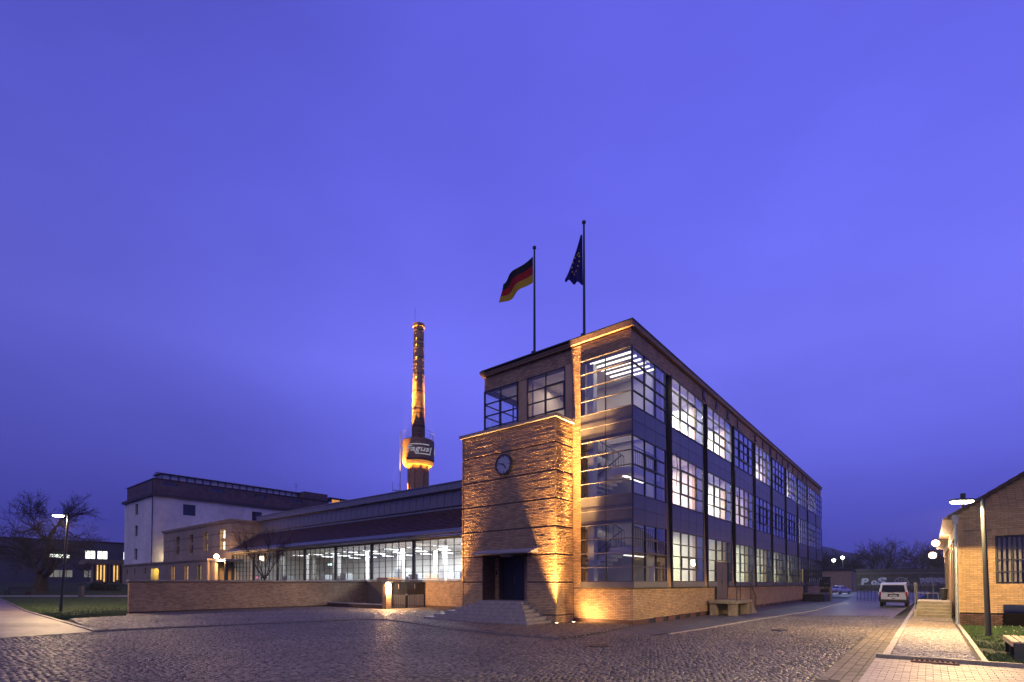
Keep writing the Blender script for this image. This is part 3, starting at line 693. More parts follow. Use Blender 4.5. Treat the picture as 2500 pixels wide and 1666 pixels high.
for zl, zf in ((3.58, 1.5), (7.35, 5.5)):
    ra.tube((.85, .35, zl + .95), (3.7, .35, zl + .95), .028, n=6)
    for i in range(13): ra.tube((.85 + i * .235, .35, zl), (.85 + i * .235, .35, zl + .95), .014, n=4)
    ra.tube((2.08, 1.6, zl + .95), (2.08, 4.5, zf + .95), .028, n=6); ra.tube((2.38, 1.6, zl + .95), (2.38, 4.5, zf + 4.95), .028, n=6)
    for i in range(10):
        y = 1.6 + i * .3; t = (y - 1.6) / 2.9
        ra.tube((2.08, y, zl + (zf - zl) * t), (2.08, y, zl + .95 + (zf - zl) * t), .014, n=4); ra.tube((2.38, y, zl + (zf + 4 - zl) * t), (2.38, y, zl + .95 + (zf + 4 - zl) * t), .014, n=4)
obj('stair_railing', ra, DARK, office)
TUBEW = emis('lamp_tube_white', (1, .93, .85), 5)
def tube_lamp(x, y, z, L, along_x, label, group, w=.10, m=TUBEW, rz=0):
    t = lthing('ceiling_lamp', label, 'ceiling lamp', x, y, z, rz if along_x else R(90), group)
    obj('lamp_body', MB().box(-L / 2, L / 2, -w / 2, w / 2, .0, .06), WHITE, t); obj('lamp_tube', MB().box(-L / 2 + .03, L / 2 - .03, -w / 2 + .012, w / 2 - .012, -.035, -.001), m, t); return t
for i in range(6): tube_lamp(.55 + i * .5, 1.35, 12.62, 2.2, False, 'long white tube lamp under the top ceiling of the glazed corner', 'tube lamps in the stair hall', .16, emis('stair_tube', (1, .9, .78), 3.2))
tube_lamp(2.1, .9, 7.02, 2.2, True, 'white tube lamp under the upper stair landing', None, .22, emis('stair_tube', (1, .9, .78), 3.2))
tube_lamp(2.1, .9, 3.25, 2.2, True, 'white tube lamp under the lower stair landing', None, .14, emis('stair_tube', (1, .9, .78), 3.2))
# lit rooms: (bay, storey, watts, colour)
WW, PK, YG, CW = (1, .93, .84), (1, .80, .68), (1, .96, .66), (.93, .97, .86)
LIT = [(0, 2, 560, WW), (1, 2, 560, WW), (3, 2, 300, WW), (5, 2, 330, WW), (6, 2, 40, CW), (7, 2, 200, WW), (0, 1, 240, PK), (1, 1, 520, WW), (2, 1, 140, PK), (6, 1, 110, CW), (7, 1, 110, CW),
       (0, 0, 130, YG), (1, 0, 75, YG), (2, 0, 250, (.96, 1, .74)), (3, 0, 190, (.93, 1, .76)), (4, 0, 190, (.93, 1, .74)), (5, 0, 190, (.96, 1, .72)), (6, 0, 35, CW), (7, 0, 35, CW)]
ZC_ = (4.98, 8.95, 12.65)
for k, f, w, c in LIT:
    xc = BAY0 + BAY * k + 2.35
    lamp('AREA', 'room_light', LW(xc, 3.0, ZC_[f] - .12), w * (8.5 if f == 2 else 5.2) , c, size=3.6, sizey=3.6, target=LW(xc, 3.0, 0))
    if k < 6:
        for yy in ((1.5, 3.6) if f else (2.6,)):
            tube_lamp(xc + .3, yy, ZC_[f] - .16, 2.6, True, '%s tube lamp on the %s floor ceiling, %s bay from the glazed corner' % ('only' if f == 0 else ('front' if yy < 2 else 'rear'), ('ground', 'middle', 'top')[f], ('first', 'second', 'third', 'fourth', 'fifth', 'sixth')[k]), 'tube lamps in the lit offices', .14)
lamp('AREA', 'stair_light_top', LW(1.8, 1.4, 12.5), 26, (1, .86, .72), size=2.4, sizey=2, target=LW(1.8, 1.4, 0))
lamp('AREA', 'stair_light_upper', LW(2.2, 2.6, 8.9), 8, (1, .88, .78), size=1.6, target=LW(2.2, 2.6, 0))
lamp('AREA', 'stair_light_lower', LW(2.2, 2.8, 4.9), 6, (1, .80, .6), size=1.6, target=LW(2.2, 2.8, 0))
lamp('AREA', 'upper_room_light', LW(2.0, 4.6, 12.55), 46, (1, .70, .5), size=2, target=LW(2.0, 4.6, 0))
lamp('AREA', 'upper_corner_light', LW(2.0, 7.6, 9.9), 7, (1, .82, .68), size=1, target=LW(2.0, 7.6, 20))
t = lthing('pendant_lamp', 'round drum lamp on the ceiling behind the upper front window', 'pendant lamp', 1.6, 4.5, 11.6)
obj('shade', MB().lathe([(.30, .0), (.36, .06), (.36, .2), (.30, .26)], 20), mat('lamp_shade', (.35, .3, .27), .6), t); obj('rod', MB().tube((0, 0, .26), (0, 0, 1.1), .015), DARK, t)
# furniture seen through the lit windows
def room_box(name, label, cat, x, y, z, dx, dy, dz, m, rot=0):
    t = lthing(name, label, cat, x, y, z, rot); b = MB()
    if cat == 'desk':
        obj('desk_top', b.box(-dx / 2, dx / 2, -dy / 2, dy / 2, dz - .04, dz), m, t)
        q = MB()
        for sx in (-1, 1): q.box(sx * (dx / 2 - .03) - .02, sx * (dx / 2 - .03) + .02, -dy / 2 + .03, dy / 2 - .03, 0, dz - .041)
        obj('desk_frame', q, DARK, t)
    else:
        obj('carcass', b.box(-dx / 2, dx / 2, -dy / 2, dy / 2, 0, dz), m, t); n = max(1, int(dx / .6))
        for i in range(n): obj('cupboard_door', MB().box(-dx / 2 + i * dx / n + .01, -dx / 2 + (i + 1) * dx / n - .01, -dy / 2 - .02, -dy / 2 - .001, .05, dz - .03), m, t)
    return t
room_box('cabinet', 'tall red cabinet behind the first middle-floor window', 'cabinet', 6.0, 5.6, 5.55, 2.6, .6, 1.9, mat('red_laminate', (.42, .09, .07), .5))
room_box('desk', 'pale wooden desk behind the first ground-floor window', 'desk', 6.3, 2.2, 1.55, 2.4, .8, .78, WOOD)
room_box('cabinet', 'low white sideboard behind the first ground-floor window', 'cabinet', 7.2, 5.5, 1.55, 2.0, .5, 1.1, WHITE)
ch = lthing('office_chair', 'dark mesh office chair behind the first ground-floor window', 'chair', 5.7, 1.5, 1.55, R(200))
obj('seat', MB().box(-.24, .24, -.24, .24, .45, .52), DARK, ch); obj('backrest', MB().box(-.22, .22, .2, .26, .6, 1.2), DARK, ch); obj('stem', MB().tube((0, 0, .06), (0, 0, .45), .03), DARK, ch)
q = MB(); [q.tube((0, 0, .06), (.28 * math.cos(a * 1.2566), .28 * math.sin(a * 1.2566), .03), .02, n=5) for a in range(5)]; obj('foot', q, DARK, ch)
room_box('desk', 'desk with a dark lamp behind the fourth ground-floor window', 'desk', 22.6, 1.8, 1.55, 2.6, .8, .75, WHITE)
room_box('desk', 'desk behind the sixth ground-floor window', 'desk', 33.6, 1.8, 1.55, 2.6, .8, .75, WHITE)
# letters on the fascia
LP = [('K', 9.28), ('A', 11.6), ('R', 14.0), ('L', 16.35), ('B', 21.0), ('E', 23.4), ('N', 25.75), ('S', 28.1), ('C', 30.45), ('H', 32.8), ('E', 35.2), ('I', 37.6), ('D', 40.0), ('T', 42.35)]
LETM = mat('blue_steel_letter', (.02, .025, .075), .4, var=.1)
for ch_, x in LP:
    me = text_mesh(ch_, .88, .025, 0, .006); o = link('letter', me, LETM, office, (x, -.03, 12.76), (R(90), 0, 0))
# double doors on the long side with loading platforms and stairs
def door(parent, x0, x1, y, z0, z1, m):
    d = obj('door', MB().box(x0, x0 + .07, y, y + .12, z0, z1).box(x1 - .07, x1, y, y + .12, z0, z1).box(x0 + .07, x1 - .07, y, y + .12, z1 - .07, z1), DARK, parent); mid = (x0 + x1) / 2
    for a, b in ((x0 + .075, mid - .004), (mid + .004, x1 - .075)):
        obj('door_leaf', MB().box(a, b, y + .02, y + .09, z0, z1 - .075).box(a + .12, b - .12, y + .012, y + .02, z0 + .15, z0 + 1.0).box(a + .12, b - .12, y + .012, y + .02, z0 + 1.1, z1 - .25), m, d)
    obj('handle', MB().box(mid - .09, mid - .06, y - .05, y + .02, z0 + .95, z0 + 1.2), ZINC, d)
DOORM = mat('door_grey_brown', (.10, .085, .08), .5, var=.1)
door(office, 11.46, 13.82, -.06, .93, 3.27, DOORM); door(office, 40.35, 42.45, -.06, .9, 3.35, DARK)
obj('door_niche', MB().box(11.3, 11.45, .04, .3, 0, 2).box(13.83, 13.95, .04, .3, 0, 2).box(40.2, 40.34, .04, .3, 0, 2).box(42.46, 42.6, .04, .3, 0, 2), DARK, office)
pf = lthing('loading_platform', 'concrete platform with steps and railing below the grey double door', 'platform')
obj('slab', MB().box(9.75, 13.0, -1.75, -.14, .72, .9), CONC, pf)
for xx in (9.85, 12.25): obj('pillar', MB().box(xx, xx + .55, -1.62, -1.2, 0, .717), CONC, pf)
obj('back_wall', MB().box(9.9, 13, -.5, -.14, 0, .717), CONC, pf)
for i in range(4): obj('step', MB().box(13.0 + i * .29, 13.0 + (i + 1) * .29, -1.7, -.5, 0, .72 - i * .18), CONC, pf)
q = MB()
for xx, zz in ((10.6, .9), (12.9, .9)): q.tube((xx, -1.68, zz if xx > 11 else 0), (xx, -1.68, zz + 1.0), .022)
q.tube((9.9, -1.68, 1.9), (12.9, -1.68, 1.9), .022).tube((12.9, -1.68, 1.9), (14.1, -1.68, 1.05), .022).tube((14.1, -1.68, .1), (14.1, -1.68, 1.05), .022).tube((9.9, -1.68, .9), (9.9, -1.68, 1.9), .02)
for i in range(7): q.tube((12.9 + i * .2, -1.68, .8 - i * .11), (12.9 + i * .2, -1.68, 1.9 - i * .142), .01, n=4)
obj('railing', q, DARK, pf)
pf = lthing('far_platform', 'brick landing with dark sides by the far door', 'platform')
obj('slab', MB().box(39.6, 44.0, -2.0, -.14, .75, .9), KERBD, pf); obj('wall', MB().box(39.7, 43.5, -1.95, -.14, 0, .747), DARK, pf)
obj('pier', MB().box(43.5, 44.0, -2.1, -.9, 0, 1.5), CONC, pf); obj('coal_hatch', MB().box(43.43, 43.5, -1.9, -1.1, .2, 1.3), DARK, pf)
q = MB()
for i in range(8): q.tube((40 + i * .5, -1.9, .9), (40 + i * .5, -1.9, 1.9), .02, n=5)
q.tube((40, -1.9, 1.9), (43.5, -1.9, 1.9), .025); obj('railing', q, DARK, pf); obj('notice_board', MB().box(43.55, 43.95, -2.0, -1.0, 1.5, 2.3), DARK, pf)
# rainwater pipe and loose cables on the facade
dp = MB().tube((15.3, -.14, 1.9), (15.3, -.14, 9.6), .035); obj('rain_pipe', dp, DARK, office)
obj('cable', MB().path([(4.75, -.17, 8.7), (4.78, -.22, 8.0), (4.70, -.2, 7.2), (4.66, -.2, 6.9)], .02, 5).path([(15.6, -.17, 8.2), (15.7, -.24, 7.4), (15.75, -.2, 6.6)], .02, 5), DARK, office)

# ------------------------------------------------------------------ brick entrance block with clock, door, steps
ent = lthing('entrance_block', 'tall windowless block of rough striped brick with the main entrance door', 'entrance block')
EX, E0, E1, EH = -1.5, 3.1, 9.2, 9.66
m = MB().box(EX + .04, .02, E0 + .04, 4.8, 0, EH).box(EX + .04, .02, 7.7, E1 - .04, 0, EH).box(EX + .04, .02, 4.8, 7.7, 3.34, EH).box(EX + .04, .02, 4.8, 7.7, 0, 1.03)
m.box(.02, 5.2, E1 - .5, E1 - .04, 0, 9.5)
obj('wall', m, MORTARD, ent)
GV = [(g - .015, g + .015) for g in (.40, 1.95, 3.28, 4.60, 5.91, 7.21, 8.52)]
HOLE = [(1.7, 4.6, -1, 3.36)]
bricks(ent, BRICKR, (EX + .03, E0, .0), XB, NF, E1 - E0, EH, holes=HOLE, prot=.005, rough=.010, grooves=GV, ind=300, near=(EX, E0, 1.0), seed=21)
bricks(ent, BRICKR, (EX, E0 + .03, .0), XA, NA, -EX, EH, prot=.005, rough=.010, grooves=GV, seed=22)
bricks(ent, BRICKR, (EX, E1 - .03, .0), XA, (0, 1, 0), 6.7, EH, prot=.008, rough=.02, grooves=GV, seed=23)
obj('coping', MB().box(EX - .11, .0, E0 - .11, E1 + .1, EH + .003, EH + .12), COPING, ent)
obj('coping_sheet', MB().box(EX - .13, .0, E0 - .13, E1 + .12, EH + .123, EH + .15), DARK, ent)
# recess with brick reveals
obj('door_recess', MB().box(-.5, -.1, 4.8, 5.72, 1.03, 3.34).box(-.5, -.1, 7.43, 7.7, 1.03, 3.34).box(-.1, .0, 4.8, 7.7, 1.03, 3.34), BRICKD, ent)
bricks(ent, BRICK, (-.5, 7.43, 1.04), XB, NF, .27, 2.3, seed=24); bricks(ent, BRICK, (-.5, 4.8, 1.04), XB, NF, .92, 2.3, seed=25)
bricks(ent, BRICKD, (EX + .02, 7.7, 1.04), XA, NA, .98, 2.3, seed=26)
dd = obj('door', MB().box(-.28, -.16, 5.72, 5.82, 1.04, 3.34).box(-.28, -.16, 7.33, 7.43, 1.04, 3.34).box(-.28, -.16, 5.82, 7.33, 3.24, 3.34), DARK, ent)
for a, b in ((5.825, 6.573), (6.577, 7.325)): obj('door_leaf', MB().box(-.24, -.18, a, b, 1.04, 3.235).box(-.25, -.24, a + .1, b - .1, 1.2, 3.1), mat('door_blue_black', (.018, .02, .032), .45, var=.15), dd)
obj('handle', MB().tube((-.31, 6.50, 1.9), (-.31, 6.50, 2.3), .018).tube((-.31, 6.5, 1.95), (-.24, 6.5, 1.95), .012).tube((-.31, 6.5, 2.25), (-.24, 6.5, 2.25), .012), ZINC, dd)
obj('bell_panel', MB().box(-.53, -.5, 7.53, 7.62, 2.35, 2.55), DARK, ent)
obj('canopy', MB().hexa([(-2.05, 4.15, 3.36), (-1.42, 4.15, 3.36), (-1.42, 7.95, 3.36), (-2.05, 7.95, 3.36), (-2.05, 4.15, 3.42), (-1.42, 4.15, 3.62), (-1.42, 7.95, 3.62), (-2.05, 7.95, 3.42)]), mat('canopy_metal', (.30, .29, .30), .5, var=.1), ent)
t = lthing('canopy_lamp', 'small dark box lamp under the entrance canopy', 'lamp', -1.2, 6.3, 3.24); obj('housing', MB().box(-.1, .1, -.35, .35, 0, .1), GREYP, t)
# steps on three sides
es = lthing('entrance_steps', 'broad grey stone steps rising on three sides to the entrance door', 'steps')
for i in range(6):
    z1 = 1.035 - i * .1725; f = i * .272
    obj('step', MB().box(-2.02 - f, -1.46 if i else -.5, 4.70 - f, 7.62 + i * .5, max(0, z1 - .1725 - .02 * 0) + .001, z1), STONE, es, bevel=.012)
# clock
ck = lthing('wall_clock', 'round pale clock with dark rim and hands on the striped brick block', 'clock', EX - .05, 6.2, 7.86)
def disc(r, x0, x1, n=40): return MB().prism([(r * math.cos(2 * math.pi * i / n), r * math.sin(2 * math.pi * i / n)) for i in range(n)], x0, x1, 'x')
obj('dial', disc(.46, -.03, .06), mat('clock_dial', (.42, .44, .50), .4, var=.04), ck)
rim = MB(); n = 40
for i in range(n):
    a0, a1 = 2 * math.pi * i / n, 2 * math.pi * (i + 1) / n
    P_ = lambda r, a, x: (x, r * math.cos(a), r * math.sin(a))
    rim.hexa([P_(.46, a0, -.08), P_(.52, a0, -.08), P_(.52, a1, -.08), P_(.46, a1, -.08), P_(.46, a0, .06), P_(.52, a0, .06), P_(.52, a1, .06), P_(.46, a1, .06)])
obj('rim', rim, DARK, ck)
def hand(ang, L, w, x):       # clockwise from twelve, seen from outside (outside looks along +X, so +Y is to the left)
    a = R(ang); d = (-math.sin(a), math.cos(a)); e = (d[1], -d[0])
    return MB().prism([(d[0] * -.06 + e[0] * w, d[1] * -.06 + e[1] * w), (d[0] * L + e[0] * w * .6, d[1] * L + e[1] * w * .6), (d[0] * L - e[0] * w * .6, d[1] * L - e[1] * w * .6), (d[0] * -.06 - e[0] * w, d[1] * -.06 - e[1] * w)], x - .012, x, 'x')
obj('hour_hand', hand(144, .27, .028, -.04), DARK, ck); obj('minute_hand', hand(288, .38, .02, -.055), DARK, ck)
for i in range(12):
    a = R(30 * i); L = .09 if i % 3 == 0 else .05; w = .016
    d = (-math.sin(a), math.cos(a)); e = (d[1], -d[0]); r0, r1 = .43 - L, .43
    obj('hour_mark', MB().prism([(d[0] * r0 + e[0] * w, d[1] * r0 + e[1] * w), (d[0] * r1 + e[0] * w, d[1] * r1 + e[1] * w), (d[0] * r1 - e[0] * w, d[1] * r1 - e[1] * w), (d[0] * r0 - e[0] * w, d[1] * r0 - e[1] * w)], -.04, -.03, 'x'), DARK, ck)

# uplights
WARM = (1.0, .50, .16)
GLOW = emis('uplight_lens', (1, .78, .45), 14)
def uplight(x, y, label, specs, z=.07):
    t = lthing('uplight', label, 'uplight', x, y, z, 0, 'uplights along the entrance block')
    obj('housing', MB().lathe([(.0, .0), (.11, 0), (.11, .05), (.085, .05)], 16, cap=False), DARK, t)
    obj('lens', MB().lathe([(.083, .045), (.05, .055), (0, .058)], 16, cap=False), GLOW, t)
    for tx, ty, tz, w, ang, bl in specs: lamp('SPOT', 'uplight_beam', LW(x, y, z + .09), w, WARM, target=LW(tx, ty, tz), size=.16, spot=ang, blend=bl)
uplight(-1.92, 2.78, 'bright ground uplight at the front right corner of the striped brick block', [(-1.5, 3.25, 9, 17000, 50, 1), (-1.56, 3.08, 5, 22000, 16, 1), (-1.64, 2.98, 1.4, 300, 40, 1)])
uplight(-1.8, 10.22, 'ground uplight at the left corner of the striped brick block beside the steps', [(-1.45, 8.9, 9, 17000, 50, 1), (-1.55, 9.15, 4, 16000, 20, 1), (-1.52, 9.18, 1.8, 900, 44, 1)])
uplight(-.95, 2.5, 'ground uplight between the brick block and the brick pilaster', [(.0, 2.3, 12.5, 1300, 60, 1), (.03, 1.5, 13.2, 110000, 14, 1), (.03, 2.92, 12.6, 150000, 12, 1), (.03, 2.92, 6.0, 5000, 16, 1), (.03, 1.7, 1.0, 700, 140, 1)])

# ------------------------------------------------------------------ workshop hall
hall = lthing('workshop_hall', 'long low workshop hall with a lit glass wall and raised roof lantern', 'building')
HX, HY0, HY1 = 5.2, 9.25, 54.1; HZ0, HZ1 = 2.32, 5.24
obj('plinth', MB().box(HX, HX + .4, HY0, HY1, 0, 2.06), MORTAR, hall)
bricks(hall, BRICKW, (HX, HY0, .22), XB, NF, 11.5, 1.8, seed=31)
obj('base_course', MB().box(HX - .02, HX, HY0, 27, 0, .22), BRICKD, hall)
cs = MB().box(-.12, .45, -.46, .46, 0, .11); cme = mesh_from('sill_slab', cs.v, cs.f); cme.materials.append(COPING)
for i in range(48): link('sill_slab', cme, None, hall, (HX + rng.uniform(-.03, .01), HY0 + .5 + i * .935, 2.08 + rng.uniform(-.015, .012)))
for k in range(8):
    y0 = 10.18 + 5.5 * k
    window(hall, (HX + .05, y0 + .12, HZ0 - .08), XB, NF, 5.26, HZ1 - HZ0 + .08, 6, 6, fw=.04, mw=.024, single=k < 5)
mu = MB().box(-.04, .2, -.085, .085, 2.2, HZ1); mum = mesh_from('mullion', mu.v, mu.f); mum.materials.append(STEEL)
for k in range(9): link('mullion', mum, None, hall, (HX, 10.18 + 5.5 * k, 0))
obj('end_wall', MB().box(HX + .3, 17, HY1 + .02, HY1 + .3, 0, 6).box(17, 17.3, HY0, HY1, 0, 6), ROOMW, hall)
obj('floor', MB().box(HX + .4, 17, HY0, HY1, 1.0, 1.2), FLOORM, hall)
obj('ceiling', MB().box(HX + .3, 17, HY0, HY1, 5.42, 5.5), ROOMW, hall)
hb = MB()
for k in range(9): hb.box(HX + .25, 17, 10.1 + 5.5 * k, 10.3 + 5.5 * k, 5.1, 5.415)
obj('roof_beam', hb, ROOMW, hall)
cl = MB().box(-.14, .14, -.14, .14, 0, 4.2); clm = mesh_from('column', cl.v, cl.f); clm.materials.append(WHITE)
for k in range(9):
    for xx in (8.6, 12.6): link('column', clm, None, hall, (xx, 10.2 + 5.5 * k, 1.2))
obj('eaves_board', MB().box(HX - .05, HX + .3, HY0, HY1, HZ1 + .003, 5.36), mat('eaves_wood', (.13, .10, .05), .7), hall)
# corrugated gutter edge and metal strip, tiled slope, lantern
cg = MB()
for i in range(int((HY1 - HY0) / .22)): cg.tube((HX - .62, HY0 + .1 + i * .22, 5.46), (HX + .1, HY0 + .1 + i * .22, 5.62), .062, n=6)
o = obj('corrugated_sheet', cg, ZINC, hall); o['kind'] = 'stuff'
obj('gutter', MB().hexa([(HX - .66, HY0, 5.54), (HX + .1, HY0, 5.54), (HX + .1, HY1 + .3, 5.54), (HX - .66, HY1 + .3, 5.54), (HX - .66, HY0, 5.62), (HX + .1, HY0, 6.0), (HX + .1, HY1 + .3, 6.0), (HX - .66, HY1 + .3, 5.62)]), ZINC, hall)
TX0, TX1, TZ0, TZ1 = HX + .08, 8.5, 5.98, 8.06
obj('roof_slope', MB().quad((TX0, HY0, TZ0), (TX1, HY0, TZ1), (TX1, HY1 + .2, TZ1), (TX0, HY1 + .2, TZ0)), TILE, hall)
sl = Vector((TX1 - TX0, 0, TZ1 - TZ0)); sn = Vector((-sl.z, 0, sl.x)).normalized(); slu = sl.normalized()
nt_, nr_ = int((HY1 - HY0) / .26), int(sl.length / .27); tm = MB((TX0, HY0, TZ0), tuple(slu), (0, 1, 0), tuple(sn)); r9 = random.Random(4)
for i in range(nr_):
    for j in range(nt_):
        w = r9.uniform(0, .012); tm.add([(i * .27 - .03, j * .26 + .01, .055 + w), (i * .27 - .03, j * .26 + .245, .055 + w), ((i + 1) * .27, j * .26 + .245, .01), ((i + 1) * .27, j * .26 + .01, .01), (i * .27 - .03, j * .26 + .01, .0), (i * .27 - .03, j * .26 + .245, .0)], [(0, 1, 2, 3), (0, 4, 5, 1)])
o = obj('roof_tiles', tm, TILE, hall); o['kind'] = 'stuff'
obj('verge', MB().hexa([(TX0 - .6, HY1 + .2, 5.5), (TX1, HY1 + .2, TZ1 - .2), (TX1, HY1 + .42, TZ1 - .2), (TX0 - .6, HY1 + .42, 5.5), (TX0 - .6, HY1 + .2, 5.8), (TX1, HY1 + .2, TZ1 + .2), (TX1, HY1 + .42, TZ1 + .2), (TX0 - .6, HY1 + .42, 5.8)]), ZINC, hall)
LXn = 8.5
obj('lantern_wall', MB().box(LXn, 14.0, HY0 + .05, HY1 + .2, 8.0, 9.6), ZINC, hall)
obj('flashing', MB().hexa([(LXn - .18, HY0, 7.98), (LXn, HY0, 7.98), (LXn, HY1 + .2, 7.98), (LXn - .18, HY1 + .2, 7.98), (LXn - .1, HY0, 8.02), (LXn, HY0, 8.24), (LXn, HY1 + .2, 8.24), (LXn - .1, HY1 + .2, 8.02)]), ZINC, hall)
lp_ = MB().hexa([(-.16, -.425, 0), (0, -.425, 0), (0, .425, 0), (-.16, .425, 0), (-.02, -.425, 1.24), (0, -.425, 1.24), (0, .425, 1.24), (-.02, .425, 1.24)])
lpm = mesh_from('lantern_panel', lp_.v, lp_.f); lpm.materials.append(mat('lantern_panel', (.14, .14, .16), .35, var=.12, scale=1.5))
for i in range(50): link('lantern_panel', lpm, None, hall, (LXn, HY0 + .5 + i * .9, 8.26))
obj('lantern_roof', MB().box(LXn - .35, 14.4, HY0, HY1 + .4, 9.58, 10.12).box(LXn - .42, 14.5, HY0, HY1 + .45, 10.12, 10.2), ZINC, hall)
# hall lighting and contents
ORD = ('first', 'second', 'third', 'fourth', 'fifth', 'sixth', 'seventh', 'eighth', 'ninth', 'tenth', 'eleventh', 'twelfth'); HW = (.93, .96, 1.0); HT = emis('hall_tube', (.95, .97, 1), 7)
i = 0
for row, xx in enumerate((6.9, 10.2, 13.6)):
    for k in range(12):
        yy = 10.6 + k * 3.1
        if yy > 42: continue
        t = lthing('fluorescent_lamp', '%s fluorescent lamp from the brick block in the %s row of the workshop hall' % (ORD[k], ('front', 'middle', 'rear')[row]), 'hanging lamp', xx, yy, 4.86, 0, 'fluorescent lamps in the workshop hall')
        obj('lamp_body', MB().box(-.75, .75, -.07, .07, 0, .05), WHITE, t); obj('lamp_tube', MB().box(-.73, .73, -.05, .05, -.03, -.001), HT, t); obj('hanger', MB().tube((-.5, 0, .05), (-.5, 0, .55), .008, n=4).tube((.5, 0, .05), (.5, 0, .55), .008, n=4), DARK, t)
for k, w in enumerate((900, 900, 620, 420, 260, 150, 90, 14)):
    lamp('AREA', 'hall_light', LW(11, 12.9 + 5.5 * k, 5.05), w * 2.8, HW, size=9, sizey=4.5, target=LW(11, 12.9 + 5.5 * k, 0))
def machine(x, y, dx, dy, dz, m, label, kind='machine'):
    t = lthing('machine', label, 'machine', x, y, 1.2); obj('bed', MB().box(-dx / 2, dx / 2, -dy / 2, dy / 2, 0, dz * .5), m, t, bevel=.03)
    obj('head', MB().box(-dx * .32, dx * .32, -dy * .45, dy * .1, dz * .5 + .001, dz), mat('machine_grey', (.38, .40, .42), .4), t, bevel=.04); obj('control_box', MB().box(-dx * .35, -dx * .2, dy * .2, dy * .42, dz * .5 + .001, dz * .85), WHITE, t)
mg, mgn, mbl, mw_ = mat('machine_bed_grey', (.25, .27, .3), .4), mat('machine_green', (.12, .22, .17), .4), mat('machine_blue', (.08, .12, .3), .4), mat('machine_white', (.6, .6, .58), .4)
for a in [(8.2, 17.6, 1.6, 2.0, 1.9, mw_, 'white machine nearest the brick block inside the workshop hall'), (11, 21.5, 1.8, 2.4, 2.2, mg, 'large grey machine behind the second hall window'), (7.6, 23.8, 1.2, 1.8, 1.5, mw_, 'small white machine beside the second hall window'),
          (10.6, 29.5, 1.6, 2.2, 2.1, mgn, 'green machine behind the third hall window'), (7.8, 34.6, 1.3, 1.8, 1.7, mbl, 'blue machine behind the fourth hall window'), (9.0, 40.5, 1.4, 2.0, 1.6, mg, 'low grey machine behind the fifth hall window'), (8.0, 46.5, 1.2, 1.8, 1.5, mg, 'grey machine in the dim far end of the hall')]: machine(*a)
def crate(x, y, z, s, m, label): tag(obj('crate', MB().box(-s / 2, s / 2, -s / 2, s / 2, 0, s * .8).box(-s / 2 - .02, s / 2 + .02, -s / 2 - .02, s / 2 + .02, s * .7, s * .76).box(-s / 2 - .02, s / 2 + .02, -s / 2 - .02, s / 2 + .02, s * .05, s * .12), m, None, LW(x, y, z), (0, 0, ROT)), label, 'crate')
crate(6.6, 26.0, 1.2, 1.5, mat('crate_orange', (.6, .28, .09), .6), 'large orange crate behind the third lit hall window')
crate(7.6, 39.2, 1.2, .9, mat('crate_red', (.5, .05, .03), .5), 'red crate behind the fifth hall window')
crate(6.8, 19.0, 1.2, .9, mat('crate_pink', (.5, .2, .2), .5), 'small pink crate near the brick block inside the hall')
crate(9.3, 24.6, 1.2, 1.9, mat('crate_brown', (.42, .29, .2), .6), 'big brown crate behind the second hall window')
t = lthing('wall_cabinet', 'long pale cupboard along the rear wall of the workshop hall', 'cupboard', 16.5, 24, 1.2); obj('carcass', MB().box(-.3, .3, -6, 6, 0, 2.2), GREYP, t)
for i in range(10): obj('cupboard_door', MB().box(-.33, -.301, -5.95 + i * 1.19, -5.95 + i * 1.19 + 1.15, .05, 2.15), mat('cupboard_front', (.42, .43, .45), .5), t)
for (yy, zz, c, s) in ((51.5, 2.6, (1, .05, .3), 5), (52.6, 2.5, (1, .05, .08), 4), (50.6, 3.0, (.2, 1, .4), 2), (49.2, 2.7, (.9, .9, 1), 3)):
    t = lthing('indicator_light', 'small %s indicator light in the dark end of the hall' % ('magenta', 'red', 'green', 'white')[[51.5, 52.6, 50.6, 49.2].index(yy)], 'indicator light', 7.0, yy, zz); obj('lens', MB().lathe([(.0, -.1), (.09, -.06), (.09, .06), (0, .1)], 10, cap=False), emis('indicator%d' % (yy * 10), c, s), t); obj('post', MB().tube((0, 0, 1.2 - zz), (0, 0, -.1), .02), DARK, t)
t = lthing('task_lamp', 'greenish work lamp on a pole behind the fourth hall window', 'work lamp', 7.2, 36.3, 1.2); obj('pole', MB().tube((0, 0, 0), (0, 0, 2.5), .025), ZINC, t); obj('shade', MB().lathe([(.0, 2.72), (.17, 2.66), (.19, 2.52), (.0, 2.5)], 14, cap=False), emis('task_glow', (.7, 1, .95), 5), t)
# gate beside the hall, its pillar and the ramp kerb
gt = lthing('iron_gate', 'dark metal double gate with upright bars below the hall windows', 'gate', 1.9, 19.75)
for a, b in ((.0, 1.46), (1.5, 3.25)):
    obj('gate_leaf', MB().box(a, b, -.03, .03, .05, .13).box(a, b, -.03, .03, 1.05, 1.13).box(a, b, -.03, .03, 1.9, 1.98).box(a, a + .08, -.04, .04, .05, 1.98).box(b - .08, b, -.04, .04, .05, 1.98).box(a + .08, b - .08, .0, .012, 1.13, 1.9), DARK, gt)
    for i in range(int((b - a - .1) / .16)): obj('bar', MB().tube((a + .16 + i * .16, -.035, .1), (a + .16 + i * .16, -.035, 1.06), .014, n=6), ZINC, gt)
obj('lock', MB().box(1.38, 1.58, -.07, -.03, 1.0, 1.12), ZINC, gt)
for x in (.7, 2.2): obj('hinge_pin', MB().box(x, x + .05, -.06, -.03, 1.5, 1.85), ZINC, gt)
gp = lthing('gate_pillar', 'brick pillar carrying the bright lamp beside the iron gate', 'pillar', 1.62, 19.75)
